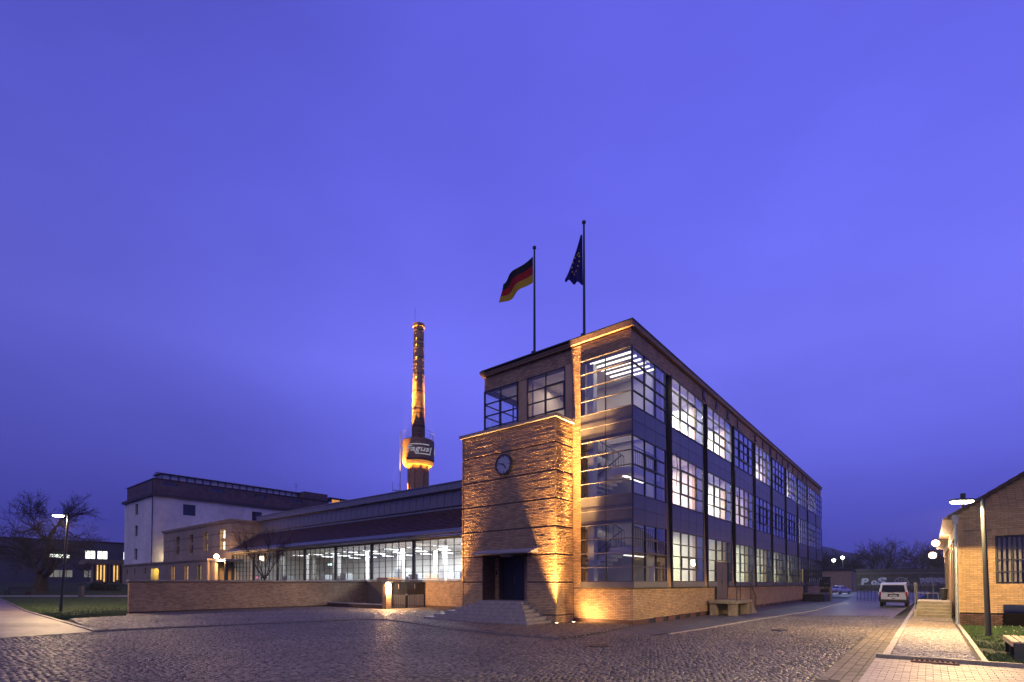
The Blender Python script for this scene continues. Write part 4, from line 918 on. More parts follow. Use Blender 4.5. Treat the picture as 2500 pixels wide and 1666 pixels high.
obj('core', MB().box(-.2, .2, -.2, .2, 0, 1.95), MORTAR, gp); obj('cap', MB().box(-.28, .28, -.28, .28, 1.953, 2.05), COPING, gp)
bricks(gp, BRICKW, (-.22, -.22, .05), XB, NF, .44, 1.85, bl=.22, seed=41); bricks(gp, BRICKW, (-.22, -.22, .05), XA, NA, .44, 1.85, bl=.22, seed=42); bricks(gp, BRICKW, (-.22, .22, .05), XA, (0, 1, 0), .44, 1.85, bl=.22, seed=43)
rk = lthing('ramp_kerb', 'low dark kerb wall beside the ramp behind the gate pillar', 'kerb wall'); obj('kerb_wall', MB().box(1.45, 1.75, 20.0, 27.2, 0, .32), BRICKD, rk); obj('kerb_top', MB().box(1.42, 1.78, 20.0, 27.2, .323, .40), COPING, rk)
# garden wall
gw = lthing('garden_wall', 'long straight brick garden wall with a grey stone coping', 'wall')
GX0, GX1, GY = -11.68, 5.2, 27.3
obj('core', MB().box(GX0 + .03, GX1, GY + .03, GY + .37, 0, 2.02), MORTAR, gw)
bricks(gw, BRICKW, (GX0, GY + .03, .17), XA, NA, GX1 - GX0, 1.84, ind=300, near=(GX0, GY, .5), seed=51)
bricks(gw, BRICKW, (GX0 + .03, GY, .17), XB, NF, .4, 1.84, bl=.2, seed=52)
obj('base_course', MB().box(GX0 - .015, GX1, GY - .015, GY + .4, 0, .16), BRICKD, gw)
cp = MB().box(-.49, .49, -.06, .46, 0, .085); cpm = mesh_from('coping_stone', cp.v, cp.f); cpm.materials.append(COPING)
for i in range(17): link('coping_stone', cpm, None, gw, (GX0 + .45 + i, GY, 2.03 + rng.uniform(-.003, .003)))

# ------------------------------------------------------------------ beige side wing and its low front block
wing = lthing('side_wing', 'beige flat-roofed wing with slit windows at the end of the hall', 'building')
YA, YB, WH = 54.45, 77.8, 9.25
WWIN = [(56.2, 1.5), (61.4, 1.4), (66.4, 1.3), (71.4, 1.3)]
LITY = emis('lit_yellow_window', (1, .80, .38), 3.2); LITD = emis('lit_dim_window', (.8, .62, .3), .35); LITO = emis('lit_orange_window', (1, .55, .2), 1.3)
def wall_with_holes(mb, u0, u1, z0, z1, holes, d0, d1):
    """wall in (u,z), thickness d0..d1, rectangular holes not overlapping in u"""
    x = u0
    for a, b, g0, g1 in sorted(holes):
        mb.box(x, a, d0, d1, z0, z1)
        z = z0
        mb.box(a, b, d0, d1, z0, g0); mb.box(a, b, d0, d1, g1, z1); x = b
    mb.box(x, u1, d0, d1, z0, z1); return mb
mb = MB((HX, 0, 0), XB, NF)
wall_with_holes(mb, YA, YB, 0, WH, [(y, y + w, 6.0, 8.5) for y, w in WWIN], -.5, 0)
mb.box(YA, YA + .5, -12, -.5, 0, WH).box(YB - .5, YB, -12, -.5, 0, WH).box(YA + .5, YB - .5, -12, -.51, WH - .4, WH)
obj('wall', mb, BEIGE, wing)
mb = MB((HX, 0, 0), XB, NF)
for z in (6.45, 8.0): mb.box(YA - .02, YB, .0, .02, z, z + .06).box(YA - .02, YA, -6, .0, z, z + .06)
obj('string_course', mb, mat('dark_band', (.12, .095, .07), .8), wing)
mb = MB((HX, 0, 0), XB, NF).box(YA - .12, YB + .12, -12, .12, WH + .003, WH + .18).box(YA - .2, YB + .2, -12, .2, WH + .18, WH + .38); obj('parapet', mb, BEIGE, wing)
for i, (y, w) in enumerate(WWIN):
    for a, b in ((6.02, 7.1), (7.42, 8.48)):
        f = MB((HX, 0, 0), XB, NF).box(y + .003, y + .07, -.42, -.36, a, b).box(y + w - .07, y + w - .003, -.42, -.36, a, b).box(y + .07, y + w - .07, -.42, -.36, a, a + .06).box(y + .07, y + w - .07, -.42, -.36, b - .06, b).box(y + w / 2 - .03, y + w / 2 + .03, -.415, -.365, a + .06, b - .06)
        wo = obj('window', f, DARK, wing); obj('pane', MB((HX, 0, 0), XB, NF).box(y + .07, y + w - .07, -.41, -.40, a + .06, b - .06), LITY if i == 0 else (LITD if i == 1 else GLASS), wo)
    obj('transom', MB((HX, 0, 0), XB, NF).box(y + .003, y + w - .003, -.44, -.12, 7.105, 7.415), BEIGE, wing)
obj('roof_light', MB().box(HX + 2, HX + 4, 69.5, 72.5, WH + .38, WH + .75).hexa([(HX + 2, 69.5, WH + .753), (HX + 4, 69.5, WH + .753), (HX + 4, 72.5, WH + .753), (HX + 2, 72.5, WH + .753), (HX + 2.6, 70, WH + 1.15), (HX + 3.4, 70, WH + 1.15), (HX + 3.4, 72, WH + 1.15), (HX + 2.6, 72, WH + 1.15)]), ZINC, wing)
low = lthing('low_block', 'single-storey beige block with slim lit windows in front of the wing', 'building')
LX0 = 3.0; LWN = [(57.3, 1.3, LITD), (61.5, 1.2, LITO), (66.2, 1.2, LITO)]
SM = [(77.6, .7), (82.5, .7), (86.2, .7)]
mb = MB((LX0, 0, 0), XB, NF)
wall_with_holes(mb, 55.4, 89, 0, 4.55, [(y, y + w, 1.2, 4.1) for y, w, _ in LWN] + [(72.3, 75.4, 0, 4.0)] + [(y, y + w, 3.3, 4.1) for y, w in SM], -.4, 0)
mb.box(55.4, 55.8, -2.19, -.41, 0, 4.55).box(78, 88.6, -5, -.41, 4.2, 4.54).box(55.8, 78, -2.19, -.41, 4.2, 4.54); obj('wall', mb, BEIGE, low)
obj('parapet', MB((LX0, 0, 0), XB, NF).box(55.3, 89.1, -2.15, .1, 4.553, 4.68).box(55.25, 89.2, -2.15, .16, 4.68, 4.82), BEIGE, low)
for y, w, e in LWN:
    f = MB((LX0, 0, 0), XB, NF)
    for j in range(6): f.box(y + .003, y + w - .003, -.36, -.30, 1.22 + j * .565, 1.27 + j * .565)
    f.box(y + .003, y + .06, -.36, -.30, 1.2, 4.1).box(y + w - .06, y + w - .003, -.36, -.30, 1.2, 4.1)
    wo = obj('window', f, DARK, low); obj('pane', MB((LX0, 0, 0), XB, NF).box(y + .06, y + w - .06, -.345, -.335, 1.2, 4.1), e, wo)
obj('doorway', MB((LX0, 0, 0), XB, NF).box(72.3, 75.4, -1.6, -1.5, 0, 4.2).box(75.42, 75.5, -1.5, -.41, 0, 4.2), mat('ochre_wall', (.5, .36, .12), .8, var=.1), low)
for y, w in SM: wo = obj('window', MB((LX0, 0, 0), XB, NF).box(y, y + w, -.33, -.27, 3.3, 4.1), DARK, low)
lamp('POINT', 'doorway_light', LW(LX0 + .9, 74.4, 3.7), 110, (1, .8, .3), size=.1)
pc = lthing('porch', 'flat-roofed dark porch between the low block and the hall', 'porch')
obj('porch_roof', MB().box(3.1, 5.15, 50.9, 55.35, 4.4, 4.62), COPING, pc); obj('porch_wall', MB().box(3.2, 3.5, 53.8, 55.35, 0, 4.397), BEIGE, pc); obj('porch_post', MB().box(3.2, 3.5, 51.0, 51.35, 0, 4.397), DARK, pc)
def wall_lamp(x, y, z, label, w, col=(1, .55, .25), r=.17, name='wall_lamp', group=None, arm=None, out=True, e=30):
    t = lthing(name, label, 'lamp', x, y, z, 0, group)
    obj('globe', MB().lathe([(r * math.sin(math.pi * i / 10), -r * math.cos(math.pi * i / 10)) for i in range(11)], 20, cap=False), emis('lamp_glow_%s' % ('o' if col[2] < .5 else 'w'), col, e), t, smooth=True)
    if arm: obj('arm', MB().tube((0, 0, r), arm, .03, n=6), DARK, t)
    lamp('POINT', 'lamp_light', LW(x, y, z - r - .06) if out else LW(x, y, z), w, col, size=.12); return t
wall_lamp(2.75, 52.3, 4.95, 'bright orange lamp over the porch at the end of the hall', 1100, r=.26, arm=(.5, 0, -.4), name='porch_lamp')
wall_lamp(1.45, 19.4, 1.78, 'bright orange globe lamp on the brick pillar by the iron gate', 1100, r=.19, name='gate_lamp', arm=(.0, .2, .1))

# ------------------------------------------------------------------ white warehouse with dark attic storey
ware = lthing('warehouse', 'tall white warehouse with a dark brick attic and a rooftop window strip', 'building')
XW0, XW1, YW0, YW1 = 4.1, 58, 79, 92.9; ZC, ZT = 14.9, 17.55
mb = MB((0, YW0, 0), XA, NA)
RWN = [(8.1, 1.75, 12.45, 14.15), (18.5, 1.7, 12.45, 14.15)]
wall_with_holes(mb, XW0, XW1, 0, ZC, [(x, x + w, a, b) for x, w, a, b in RWN], -.4, 0)
m2 = MB((XW0, 0, 0), XB, NF)
LWN2 = [(85.9, 1.5)]
x = YW0 + .4
for (a, b) in ((YW0 + .4, 85.9), (87.4, YW1)): m2.box(a, b, -.4, 0, 0, ZC)
zz = 0
for z0_, z1_ in ((5.6, 7.35), (9.3, 11.0), (12.7, 14.4)): m2.box(85.9, 87.4, -.4, 0, zz, z0_); zz = z1_
m2.box(85.9, 87.4, -.4, 0, zz, ZC).box(82.35, 82.6, 0, .05, 0, ZC)
obj('wall', mb, WHITE, ware); obj('end_wall', m2, WHITE, ware)
for z0_, z1_ in ((5.6, 7.35), (9.3, 11.0), (12.7, 14.4)): window(ware, (XW0 + .2, 85.9, z0_), XB, NF, 1.5, z1_ - z0_, 2, 3)
for x, w, a, b in RWN: window(ware, (x, YW0 + .16, a), XA, NA, w, b - a, 2, 2, fw=.09, mw=.07)
obj('room_back', MB().box(XW0 + 2, XW1 - 1, YW0 + 2, YW1 - 1, .5, ZC - .2), DARK, ware)
ATT = mat('attic_brick', (.125, .088, .09), .75, var=.2, scale=2, bump=.3)
mb = MB((0, YW0 + .25, 0), XA, NA); SL = [(5.4 + i * 6.75, 2.0) for i in range(4)]
wall_with_holes(mb, XW0 + .25, 33, ZC + .4, ZT, [(x, x + w, 16.75, 17.2) for x, w in SL], -.4, 0)
mb.box(33, XW1, -.4, 0, ZC + .4, 16.6).box(28.2, 33, -4, -.401, ZT, 19.0)
obj('attic_wall', mb, ATT, ware)
obj('attic_end', MB((XW0 + .25, 0, 0), XB, NF).box(YW0 + .65, YW1 - .2, -.4, 0, ZC + .4, ZT), ATT, ware)
for x, w in SL: wo = obj('window', MB((0, YW0 + .25, 0), XA, NA).box(x, x + .06, -.2, -.1, 16.75, 17.2).box(x + w - .06, x + w, -.2, -.1, 16.75, 17.2).box(x + w / 2 - .03, x + w / 2 + .03, -.2, -.1, 16.75, 17.2), DARK, ware); obj('pane', MB((0, YW0 + .25, 0), XA, NA).box(x + .06, x + w - .06, -.16, -.15, 16.75, 17.2), GLASS, wo)
for y in (82.5, 87.2): obj('window', MB((XW0 + .25, 0, 0), XB, NF).box(y, y + 1.1, 0, .03, 16.3, 16.85), DARK, ware)
obj('cornice', MB().box(XW0 - .35, XW1, YW0 - .35, YW1 + .35, ZC + .003, ZC + .4), mat('dark_cornice', (.07, .055, .06), .7), ware)
obj('roof', MB().box(XW0 + .15, 33, YW0 + .15, YW1, ZT + .003, ZT + .12).box(33, XW1, YW0 + .15, YW1, 16.603, 16.7), DARK, ware)
obj('corner_pipe', MB().tube((XW0 - .07, YW0 - .07, 0), (XW0 - .07, YW0 - .07, ZT), .06), DARK, ware)
ml = MB().box(6.0, 28.1, 81.6, 81.75, ZT + .12, ZT + .32).box(6.0, 28.1, 84.6, 84.75, ZT + .12, ZT + .32)
obj('lantern_base', ml, ZINC, ware); obj('lantern_roof', MB().hexa([(5.7, 81.2, 18.9), (28.3, 81.2, 18.9), (28.3, 85.1, 18.9), (5.7, 85.1, 18.9), (5.7, 83.1, 19.35), (28.3, 83.1, 19.35), (28.3, 83.25, 19.35), (5.7, 83.25, 19.35)]), ZINC, ware)
obj('lantern_end', MB().box(6.0, 6.1, 81.75, 84.6, ZT + .12, 18.9), ZINC, ware)
for i in range(19):
    x0 = 6.0 + i * 1.16
    window(ware, (x0, 81.68, ZT + .32), XA, NA, 1.14, 18.9 - ZT - .32, 1, 1, fw=.13, frame=ZINC, glass=SKYPANE); window(ware, (x0, 84.72, ZT + .32), XA, (0, 1, 0), 1.14, 18.9 - ZT - .32, 1, 1, fw=.13, frame=ZINC)
for i in range(7):
    x0 = 34 + i * 2.1; wo = window(ware, (x0, YW0 + 1, 17.45), XA, NA, 2.0, .95, 2, 1, fw=.12, glass=None)
    obj('pane', MB((x0, YW0 + 1, 17.45), XA, NA).box(.12, 1.88, -.06, -.05, .12, .83), emis('attic_glow', (1, .42, .12), .7) if i < 3 else GLASS, wo)
obj('lantern_roof', MB().box(33.5, 50, YW0 + .7, YW0 + 5, 18.403, 18.6), DARK, ware); obj('lantern_wall', MB().box(33.6, 49, YW0 + .95, YW0 + 1.2, 16.7, 17.447), ATT, ware)
obj('aerial', MB().tube((26.8, 80, ZT), (26.8, 80, 20.4), .03, n=5).tube((26.4, 80, 20), (27.2, 80, 20), .02, n=4).tube((26.5, 80, 19.6), (27.1, 80, 19.6), .02, n=4), DARK, ware)
lamp('POINT', 'courtyard_light', LW(6.6, 78.3, 5.6), 130, (1, .82, .5), size=.2)

# ------------------------------------------------------------------ chimney with the round tank and sign
CX_, CY_ = (1020 - 1250) / 1252 * 78, 78.0
ch = thing('chimney', 'tall brick chimney with a floodlit round tank carrying white lettering', 'chimney', (CX_, CY_, 0))
CH = mat('chimney_brick', (.33, .20, .11), .7, var=.25, scale=2, bump=.5, bscale=8, stretch=(1, 1, 6))
ZTOP, ZK0, ZK1, RK = 41.6, 20.2, 23.6, 2.42
obj('shaft', MB().lathe([(1.02, ZK1 - .3), (.77, ZTOP)], 32), CH, ch, smooth=True)
obj('rim', MB().lathe([(.77, ZTOP - .5), (.9, ZTOP - .45), (.9, ZTOP + .02), (.7, ZTOP + .05)], 32), CH, ch)
for i, z in enumerate([ZK1 + 2.2 + 2.65 * k for k in range(6)] + [ZTOP - 1.0 - .0, ZTOP - 3.2, ZTOP - 3.6]):
    r = 1.02 - .25 * (z - ZK1) / (ZTOP - ZK1); obj('band', MB().lathe([(r + .005, -.07), (r + .025, -.06), (r + .025, .06), (r + .005, .07)], 32, (0, 0, z)), DARK, ch)
rg = MB(); r8 = random.Random(3); z = ZK1 + .6
rb = MB()
while z < ZTOP - .6:
    r = 1.02 - .25 * (z - ZK1) / (ZTOP - ZK1); rb.lathe([(r, -.05), (r + .009, -.03), (r + .009, .03), (r, .05)], 28, (0, 0, z), False); z += r8.choice((.45, .55, .7))
o = obj('brick_courses', rb, CH, ch); o['kind'] = 'stuff'
camdir = math.atan2(-CY_, -CX_)
for z in np.arange(ZK1 + 1.5, ZTOP - 1.5, 1.0):
    a = camdir - .35; r = 1.05 - .25 * (z - ZK1) / (ZTOP - ZK1); rg.tube((r * math.cos(a - .1), r * math.sin(a - .1), z), ((r + .12) * math.cos(a), (r + .12) * math.sin(a), z + .1), .05, n=5)
obj('climbing_irons', rg, DARK, ch)
obj('lightning_rod', MB().tube((-.55, 0, ZTOP - .5), (-.58, 0, ZTOP + 2.7), .022, n=5), DARK, ch)
TNK = mat('tank_brick', (.26, .15, .08), .6, var=.25, scale=3, bump=.3)
obj('tank', MB().lathe([(RK - .25, ZK0 - .12), (RK, ZK0 + .35), (RK, ZK1 - .15), (RK - .1, ZK1), (1.0, ZK1 + .1)], 48), TNK, ch, smooth=False)
obj('tank_underside', MB().lathe([(1.4, ZK0 - .5), (RK - .35, ZK0 - .45), (RK - .05, ZK0 + .1)], 48, cap=False), mat('tank_bottom', (.42, .3, .16), .7), ch)
obj('lower_shaft', MB().lathe([(1.42, 0), (1.34, ZK0 - .4)], 32), CH, ch)
for i in range(8):
    a = camdir + .25 + i * math.pi / 4; u_ = (math.cos(a), math.sin(a), 0); n_ = (-math.sin(a), math.cos(a), 0)
    obj('buttress', MB((0, 0, 0), u_, n_).box(1.25, 1.6, -.26, .26, 0, ZK0 - .4), CH, ch)
rl = MB(); zr_ = ZK1 + .1
for i in range(24):
    a = 2 * math.pi * i / 24; b = 2 * math.pi * (i + 1) / 24; p = (2.3 * math.cos(a), 2.3 * math.sin(a)); q_ = (2.3 * math.cos(b), 2.3 * math.sin(b))
    if i % 2 == 0: rl.tube((*p, zr_), (*p, zr_ + 1.1), .025, n=5)
    for h in (.55, 1.1): rl.tube((*p, zr_ + h), (*q_, zr_ + h), .02, n=4)
obj('tank_railing', rl, ZINC, ch)
la = MB(); a = camdir - 1.35
for da in (-.1, .1): la.tube((2.75 * math.cos(a + da), 2.75 * math.sin(a + da), 15.8), (2.75 * math.cos(a + da), 2.75 * math.sin(a + da), ZK1 + 1.2), .03, n=5)
for i in range(28): z = 15.9 + i * .3; la.tube((2.75 * math.cos(a - .1), 2.75 * math.sin(a - .1), z), (2.75 * math.cos(a + .1), 2.75 * math.sin(a + .1), z), .015, n=4)
obj('ladder', la, ZINC, ch)
e_ = MB((0, 0, 0), (math.cos(a), math.sin(a), 0), (-math.sin(a), math.cos(a), 0)); e_.box(1.3, 2.9, -.45, .45, 15.7, 15.8).box(2.9, 3.95, .1, .2, 15.75, 15.85).tube((3.9, .15, 15.8), (3.9, .15, 17.0), .03, n=5).tube((2.85, -.45, 15.8), (2.85, -.45, 16.9), .02, n=4).tube((2.85, .45, 15.8), (2.85, .45, 16.9), .02, n=4).tube((2.85, -.45, 16.9), (2.85, .45, 16.9), .02, n=4); obj('ladder_landing', e_, ZINC, ch)
SIGN = emis('white_glowing_sign', (.80, .78, 1.0), .36)  # white lettering with a weak pale violet emission of its own
def wrap(me, name, a0, z0):
    co_ = np.empty(len(me.vertices) * 3); me.vertices.foreach_get('co', co_); co_ = co_.reshape(-1, 3)
    r = RK + .05 + co_[:, 2]; th = a0 + co_[:, 0] / RK; o_ = np.stack([r * np.cos(th), r * np.sin(th), z0 + co_[:, 1]], 1)
    me.vertices.foreach_set('co', o_.ravel()); me.update(); return link(name, me, SIGN, ch)
def sign(a0):
    w0 = -2.05
    tm_ = text_mesh('Fagus', 1.2, .04, .34, .004)
    bm = bmesh.new(); bm.from_mesh(tm_); bmesh.ops.triangulate(bm, faces=bm.faces); bmesh.ops.subdivide_edges(bm, edges=[e for e in bm.edges if e.calc_length() > .35], cuts=2); bm.to_mesh(tm_); bm.free()
    xs = np.empty(len(tm_.vertices) * 3); tm_.vertices.foreach_get('co', xs); xs = xs.reshape(-1, 3); sx = 3.75 / xs[:, 0].max(); xs[:, 0] = xs[:, 0] * sx + w0; tm_.vertices.foreach_set('co', xs.ravel())
    wrap(tm_, 'lettering', a0, 21.55)
    def bar(x0, x1, y0, y1, sh=.3):
        n = 14; b = MB()
        for i in range(n):
            xa, xb = x0 + (x1 - x0) * i / n, x0 + (x1 - x0) * (i + 1) / n
            b.hexa([(xa + y0 * sh, y0, -.04), (xb + y0 * sh, y0, -.04), (xb + y1 * sh, y1, -.04), (xa + y1 * sh, y1, -.04), (xa + y0 * sh, y0, .04), (xb + y0 * sh, y0, .04), (xb + y1 * sh, y1, .04), (xa + y1 * sh, y1, .04)])
        wrap(mesh_from('sign_bar', b.v, b.f), 'sign_bar', a0, 21.55)
    bar(-1.7, 1.35, .96, 1.09); bar(-.35, 2.0, -.46, -.32); bar(1.8, 1.95, -.28, .75)
for q in (0, 1, 2): sign(camdir + .02 + q * math.pi * 2 / 3)
OR = (1.0, .46, .07)
def flood(a, rr, z, tz, w, ang, rt=.9):
    a += camdir; p = (CX_ + rr * math.cos(a), CY_ + rr * math.sin(a), z); lamp('SPOT', 'chimney_flood', p, w, OR, target=(CX_ + rt * math.cos(a), CY_ + rt * math.sin(a), tz), size=.08, spot=ang, blend=.6)
flood(-1.25, 2.25, ZK1 + .3, 39, 190000, 20, .85); flood(-1.25, 2.25, ZK1 + .3, 34, 30000, 26, .85); flood(-1.2, 2.2, ZK1 + .3, 29, 4200, 34); flood(1.8, 2.25, ZK1 + .3, 39, 110000, 22, .85); flood(1.8, 2.25, ZK1 + .3, 33, 20000, 28, .85); flood(1.75, 2.2, ZK1 + .3, 29, 1500, 34)
for k in range(8): flood(.25 + .39 + k * math.pi / 4, 1.95, ZK0 - 1.5, 40, 900 if k in (5, 6, 4) else 480, 100, 2.05)
flood(-1.3, 3.9, 17.2, 22.6, 26000, 46, 2.45)
flood(-1.5, 2.8, 18.6, 12, 9000, 60, 1.45)

# ------------------------------------------------------------------ flagpoles and flags on the roof
def pole(x, y, ztop, label):
    t = lthing('flagpole', label, 'flagpole', x, y, 13.85); h = ztop - 13.85
    obj('mast', MB().tube((0, 0, 0), (0, 0, h), .075, .05, 10), DARK, t); obj('finial', MB().lathe([(0, h - .02), (.1, h), (.1, h + .1), (0, h + .14)], 12, cap=False), DARK, t)
    obj('bracket', MB().box(-.14, -.07, -.12, .12, .0, .9).box(.07, .14, -.12, .12, 0, .9), DARK, t); obj('halyard', MB().tube((-.07, -.05, 1.0), (-.06, -.05, h - .1), .012, n=4), DARK, t)
pole(1.5, 6.55, 20.55, 'left dark flagpole on the flat roof with the striped flag'); pole(1.5, 3.36, 20.55, 'right dark flagpole on the flat roof with the blue flag')
def cloth(f, nu, nv, v0, v1):
    V = []; F = []
    for j in range(nv + 1):
        for i in range(nu + 1): V.append(f(i / nu, v0 + (v1 - v0) * j / nv))
    for j in range(nv):
        for i in range(nu): a = j * (nu + 1) + i; F.append((a, a + 1, a + nu + 2, a + nu + 1))
    return V, F
def translucent(m, k=.45):
    t = m.node_tree; o = [n for n in t.nodes if n.type == 'OUTPUT_MATERIAL'][0]; b = t.nodes['Principled BSDF']; tr = t.nodes.new('ShaderNodeBsdfTranslucent'); mx = t.nodes.new('ShaderNodeMixShader'); mx.inputs[0].default_value = k
    t.links.new(b.inputs['Base Color'].links[0].from_socket, tr.inputs[0]); t.links.new(b.outputs[0], mx.inputs[1]); t.links.new(tr.outputs[0], mx.inputs[2]); t.links.new(mx.outputs[0], o.inputs[0]); return m
def add_solid(o, th=.006): s = o.modifiers.new('thickness', 'SOLIDIFY'); s.thickness = th
def fdir(): return Vector((-.97, .25, 0))
D = fdir(); DN = Vector((.25, .97, 0))
def gflag(u, v):   # u along the fly, v down the hoist (0 top)
    p = D * (u * 1.85) + Vector((0, 0, -v * 1.45 * (1 - .22 * u) - u * (1.05 + .1 * v) - .18 * u * u))
    p += DN * (.11 * math.sin(u * 9 + v * 1.5) * (.25 + u)) + D * (-.12 * math.sin(u * 8 + v * 2.2) * u); p.z += .05 * math.sin(u * 11 + v * 3) * u
    return tuple(p)
P1 = LW(1.5, 6.55, 0); fl1 = thing('german_flag', 'black, red and gold striped flag fluttering from the left roof mast', 'flag', (P1.x - .08, P1.y, 20.1))
for i, c in enumerate(((.012, .012, .014), (.42, .012, .015), (.62, .40, .02))):
    V, F = cloth(gflag, 26, 6, i / 3, (i + 1) / 3); o = link('stripe', mesh_from('stripe', V, F), mat('flag_cloth_%d' % i, c, .8, var=.08), fl1, smooth=True); translucent(o.data.materials[0])
def eflag(u, v):
    w = (.10 + 1.0 * (v ** 1.15)) * (1 if v < .86 else 1 - (v - .86) * 1.2)
    z = -v * 2.55 - .12 * u * v + (.42 * (u ** 1.5) * v ** 6)
    p = D * (u * w) + DN * (.13 * math.sin(u * 13 + v * 1.4) * (.3 + v)) + Vector((0, 0, z)); return tuple(p)
P2 = LW(1.5, 3.36, 0); fl2 = thing('european_flag', 'dark blue flag with a ring of gold stars hanging from the right roof mast', 'flag', (P2.x - .08, P2.y, 19.95))
V, F = cloth(eflag, 26, 26, 0, 1); o = link('cloth', mesh_from('cloth', V, F), mat('flag_blue', (.012, .02, .17), .8, var=.1), fl2, smooth=True); translucent(o.data.materials[0])
sm_ = MB()
for i in range(12):
    a = 2 * math.pi * i / 12; u, v = .52 + .26 * math.cos(a), .56 + .2 * math.sin(a); p = Vector(eflag(u, v)); e = .06
    for sgn in (-1, 1):
        pts = [tuple(p + DN * (sgn * .03) + D * (math.sin(k * math.pi / 5) * (e if k % 2 == 0 else e * .42)) + Vector((0, 0, math.cos(k * math.pi / 5) * (e if k % 2 == 0 else e * .42)))) for k in range(10)]; sm_.add(pts, [tuple(range(10))])
o = obj('stars', sm_, mat('star_gold', (.7, .5, .04), .7), fl2); o['kind'] = 'stuff'

# ------------------------------------------------------------------ far left: grey hall and fin-fronted pavilion
GREYB = mat('grey_cladding', (.085, .09, .11), .6, var=.1, scale=.6)
gh = lthing('grey_hall', 'dark grey industrial hall with two rows of wide windows behind the trees', 'building')
YG, XG0, XG1, ZG = 120, -60, 40, 10.1
UPW = [(-26, 4.0), (-19, 4.0), (-12.5, 4.0), (-1.2, 3.3), (4.35, 1.72), (6.3, 1.75), (10.6, 2.2)]
LOW = [(-22, 4.0), (-14, 4.0), (-1.3, 3.9), (4.2, 1.6)]
mb = MB((0, YG, 0), XA, NA)
holes = [(x, x + w, 6.75, 8.5) for x, w in UPW]
wall_with_holes(mb, XG0, XG1, 5.2, ZG, holes, -.4, 0); m2 = MB((0, YG, 0), XA, NA)
wall_with_holes(m2, XG0, XG1, .5, 5.2, [(x, x + w, 3.0, 4.55) for x, w in LOW], -.4, 0)
obj('wall', mb, GREYB, gh); obj('lower_wall', m2, GREYB, gh)
obj('roof', MB().box(XG0, XG1, YG - .15, YG + 30, ZG + .003, ZG + .25), DARK, gh)
LITC = emis('lit_white_window', (.95, 1, .86), 2.6); LITG = emis('lit_grey_window', (.75, .72, .68), .22); UNLITG = emis('unlit_window_glow', (.3, .33, .42), .05)  # panes of dark windows carry a faint bluish glow put into the material
for (x, w), e in zip(UPW, (UNLITG, UNLITG, UNLITG, None, LITC, LITC, LITC)):
    wo = window(gh, (x, YG + .1, 6.75), XA, NA, w, 1.75, 2 if w < 3 else 4, 1, fw=.1, mw=.1, glass=None)
    if e: obj('pane', MB((x, YG + .1, 6.75), XA, NA).box(.1, w - .1, -.07, -.06, .1, 1.65), e, wo)
    else: obj('pane', MB((x, YG + .1, 6.75), XA, NA).box(.1, w - .1, -.07, -.06, .1, .75), LITC, wo); obj('pane', MB((x, YG + .1, 6.75), XA, NA).box(.1, w - .1, -.07, -.06, .76, 1.65), UNLITG, wo)
for x, w in LOW:
    wo = window(gh, (x, YG + .1, 3.0), XA, NA, w, 1.55, 2 if w < 3 else 4, 1, fw=.1, mw=.1, glass=None); obj('pane', MB((x, YG + .1, 3.0), XA, NA).box(.1, w - .1, -.07, -.06, .1, 1.45), LITG, wo)
pvn = lthing('pavilion', 'low flat-roofed pavilion with tall concrete fins and warm lit slits', 'building')
PX0, PX1, PY = 1.4, 9, 100
obj('roof', MB().box(PX0 - .3, PX1, PY - .3, PY + 8, 5.2, 6.0), CONC, pvn); obj('base', MB().box(PX0, PX1, PY, PY + 7.5, 1.5, 2.1), CONC, pvn)
for i in range(13):
    x = PX0 + i * .46
    obj('fin', MB().box(x, x + .16, PY - .25, PY + .5, 2.103, 5.197), mat('fin_concrete', (.30, .24, .18), .8, var=.12), pvn)
    if i in (1, 2, 3, 6, 7, 9): obj('lit_slit', MB().box(x + .17, x + .44, PY + .3, PY + .34, 2.5 if i % 3 else 2.2, 5.0), emis('slit_glow', (1, .55, .14), 1.5) if i < 8 else LITC, pvn)
obj('back_wall', MB().box(PX0, PX1, PY + .5, PY + .7, 2.103, 5.197), mat('fin_concrete', (.30, .24, .18)), pvn)

# ------------------------------------------------------------------ trees without leaves
class Tree:
    def __init__(s, seed): s.r = random.Random(seed); s.seg = []
    def branch(s, p, d, L, r0, r1, lev, maxlev, wig=.25, up=.1, kids=(3, 5), spread=.8, shrink=.62, t0=.3):
        n = max(2, int(L / (.5 if lev < 2 else .35))); n = min(n, 7); p = Vector(p); d = Vector(d).normalized()
        for i in range(n):
            d = (d + Vector((s.r.gauss(0, wig), s.r.gauss(0, wig), s.r.gauss(0, wig) + up)) * .5).normalized(); q = p + d * (L / n)
            ra, rb_ = r0 + (r1 - r0) * i / n, r0 + (r1 - r0) * (i + 1) / n; s.seg.append((p.copy(), q.copy(), ra, rb_, lev)); p = q
            if lev < maxlev and (i + 1) / n >= t0:
                k = s.r.randint(*kids)
                for _ in range(max(1, round(k / n * 1.6))):
                    ax = Vector((s.r.gauss(0, 1), s.r.gauss(0, 1), s.r.gauss(0, .7))); dd = (d + ax.normalized() * spread).normalized()
                    s.branch(p, dd, L * shrink * s.r.uniform(.7, 1.15), rb_ * .62, max(.006, rb_ * .22), lev + 1, maxlev, wig, up, kids, spread, shrink, .25)
    def build(s, t, thr, minr, trunk='trunk', crown='crown'):
        a, b = MB(), MB()
        for p, q, r0, r1, lev in s.seg:
            if r0 > thr: a.tube(p, q, r0, r1, 7, False)
            else: b.tube(p, q, max(r0, minr), max(r1, minr), 3, False)
        obj(trunk, a, BARK, t, smooth=True)
        if b.v: obj(crown, b, TWIG, t)
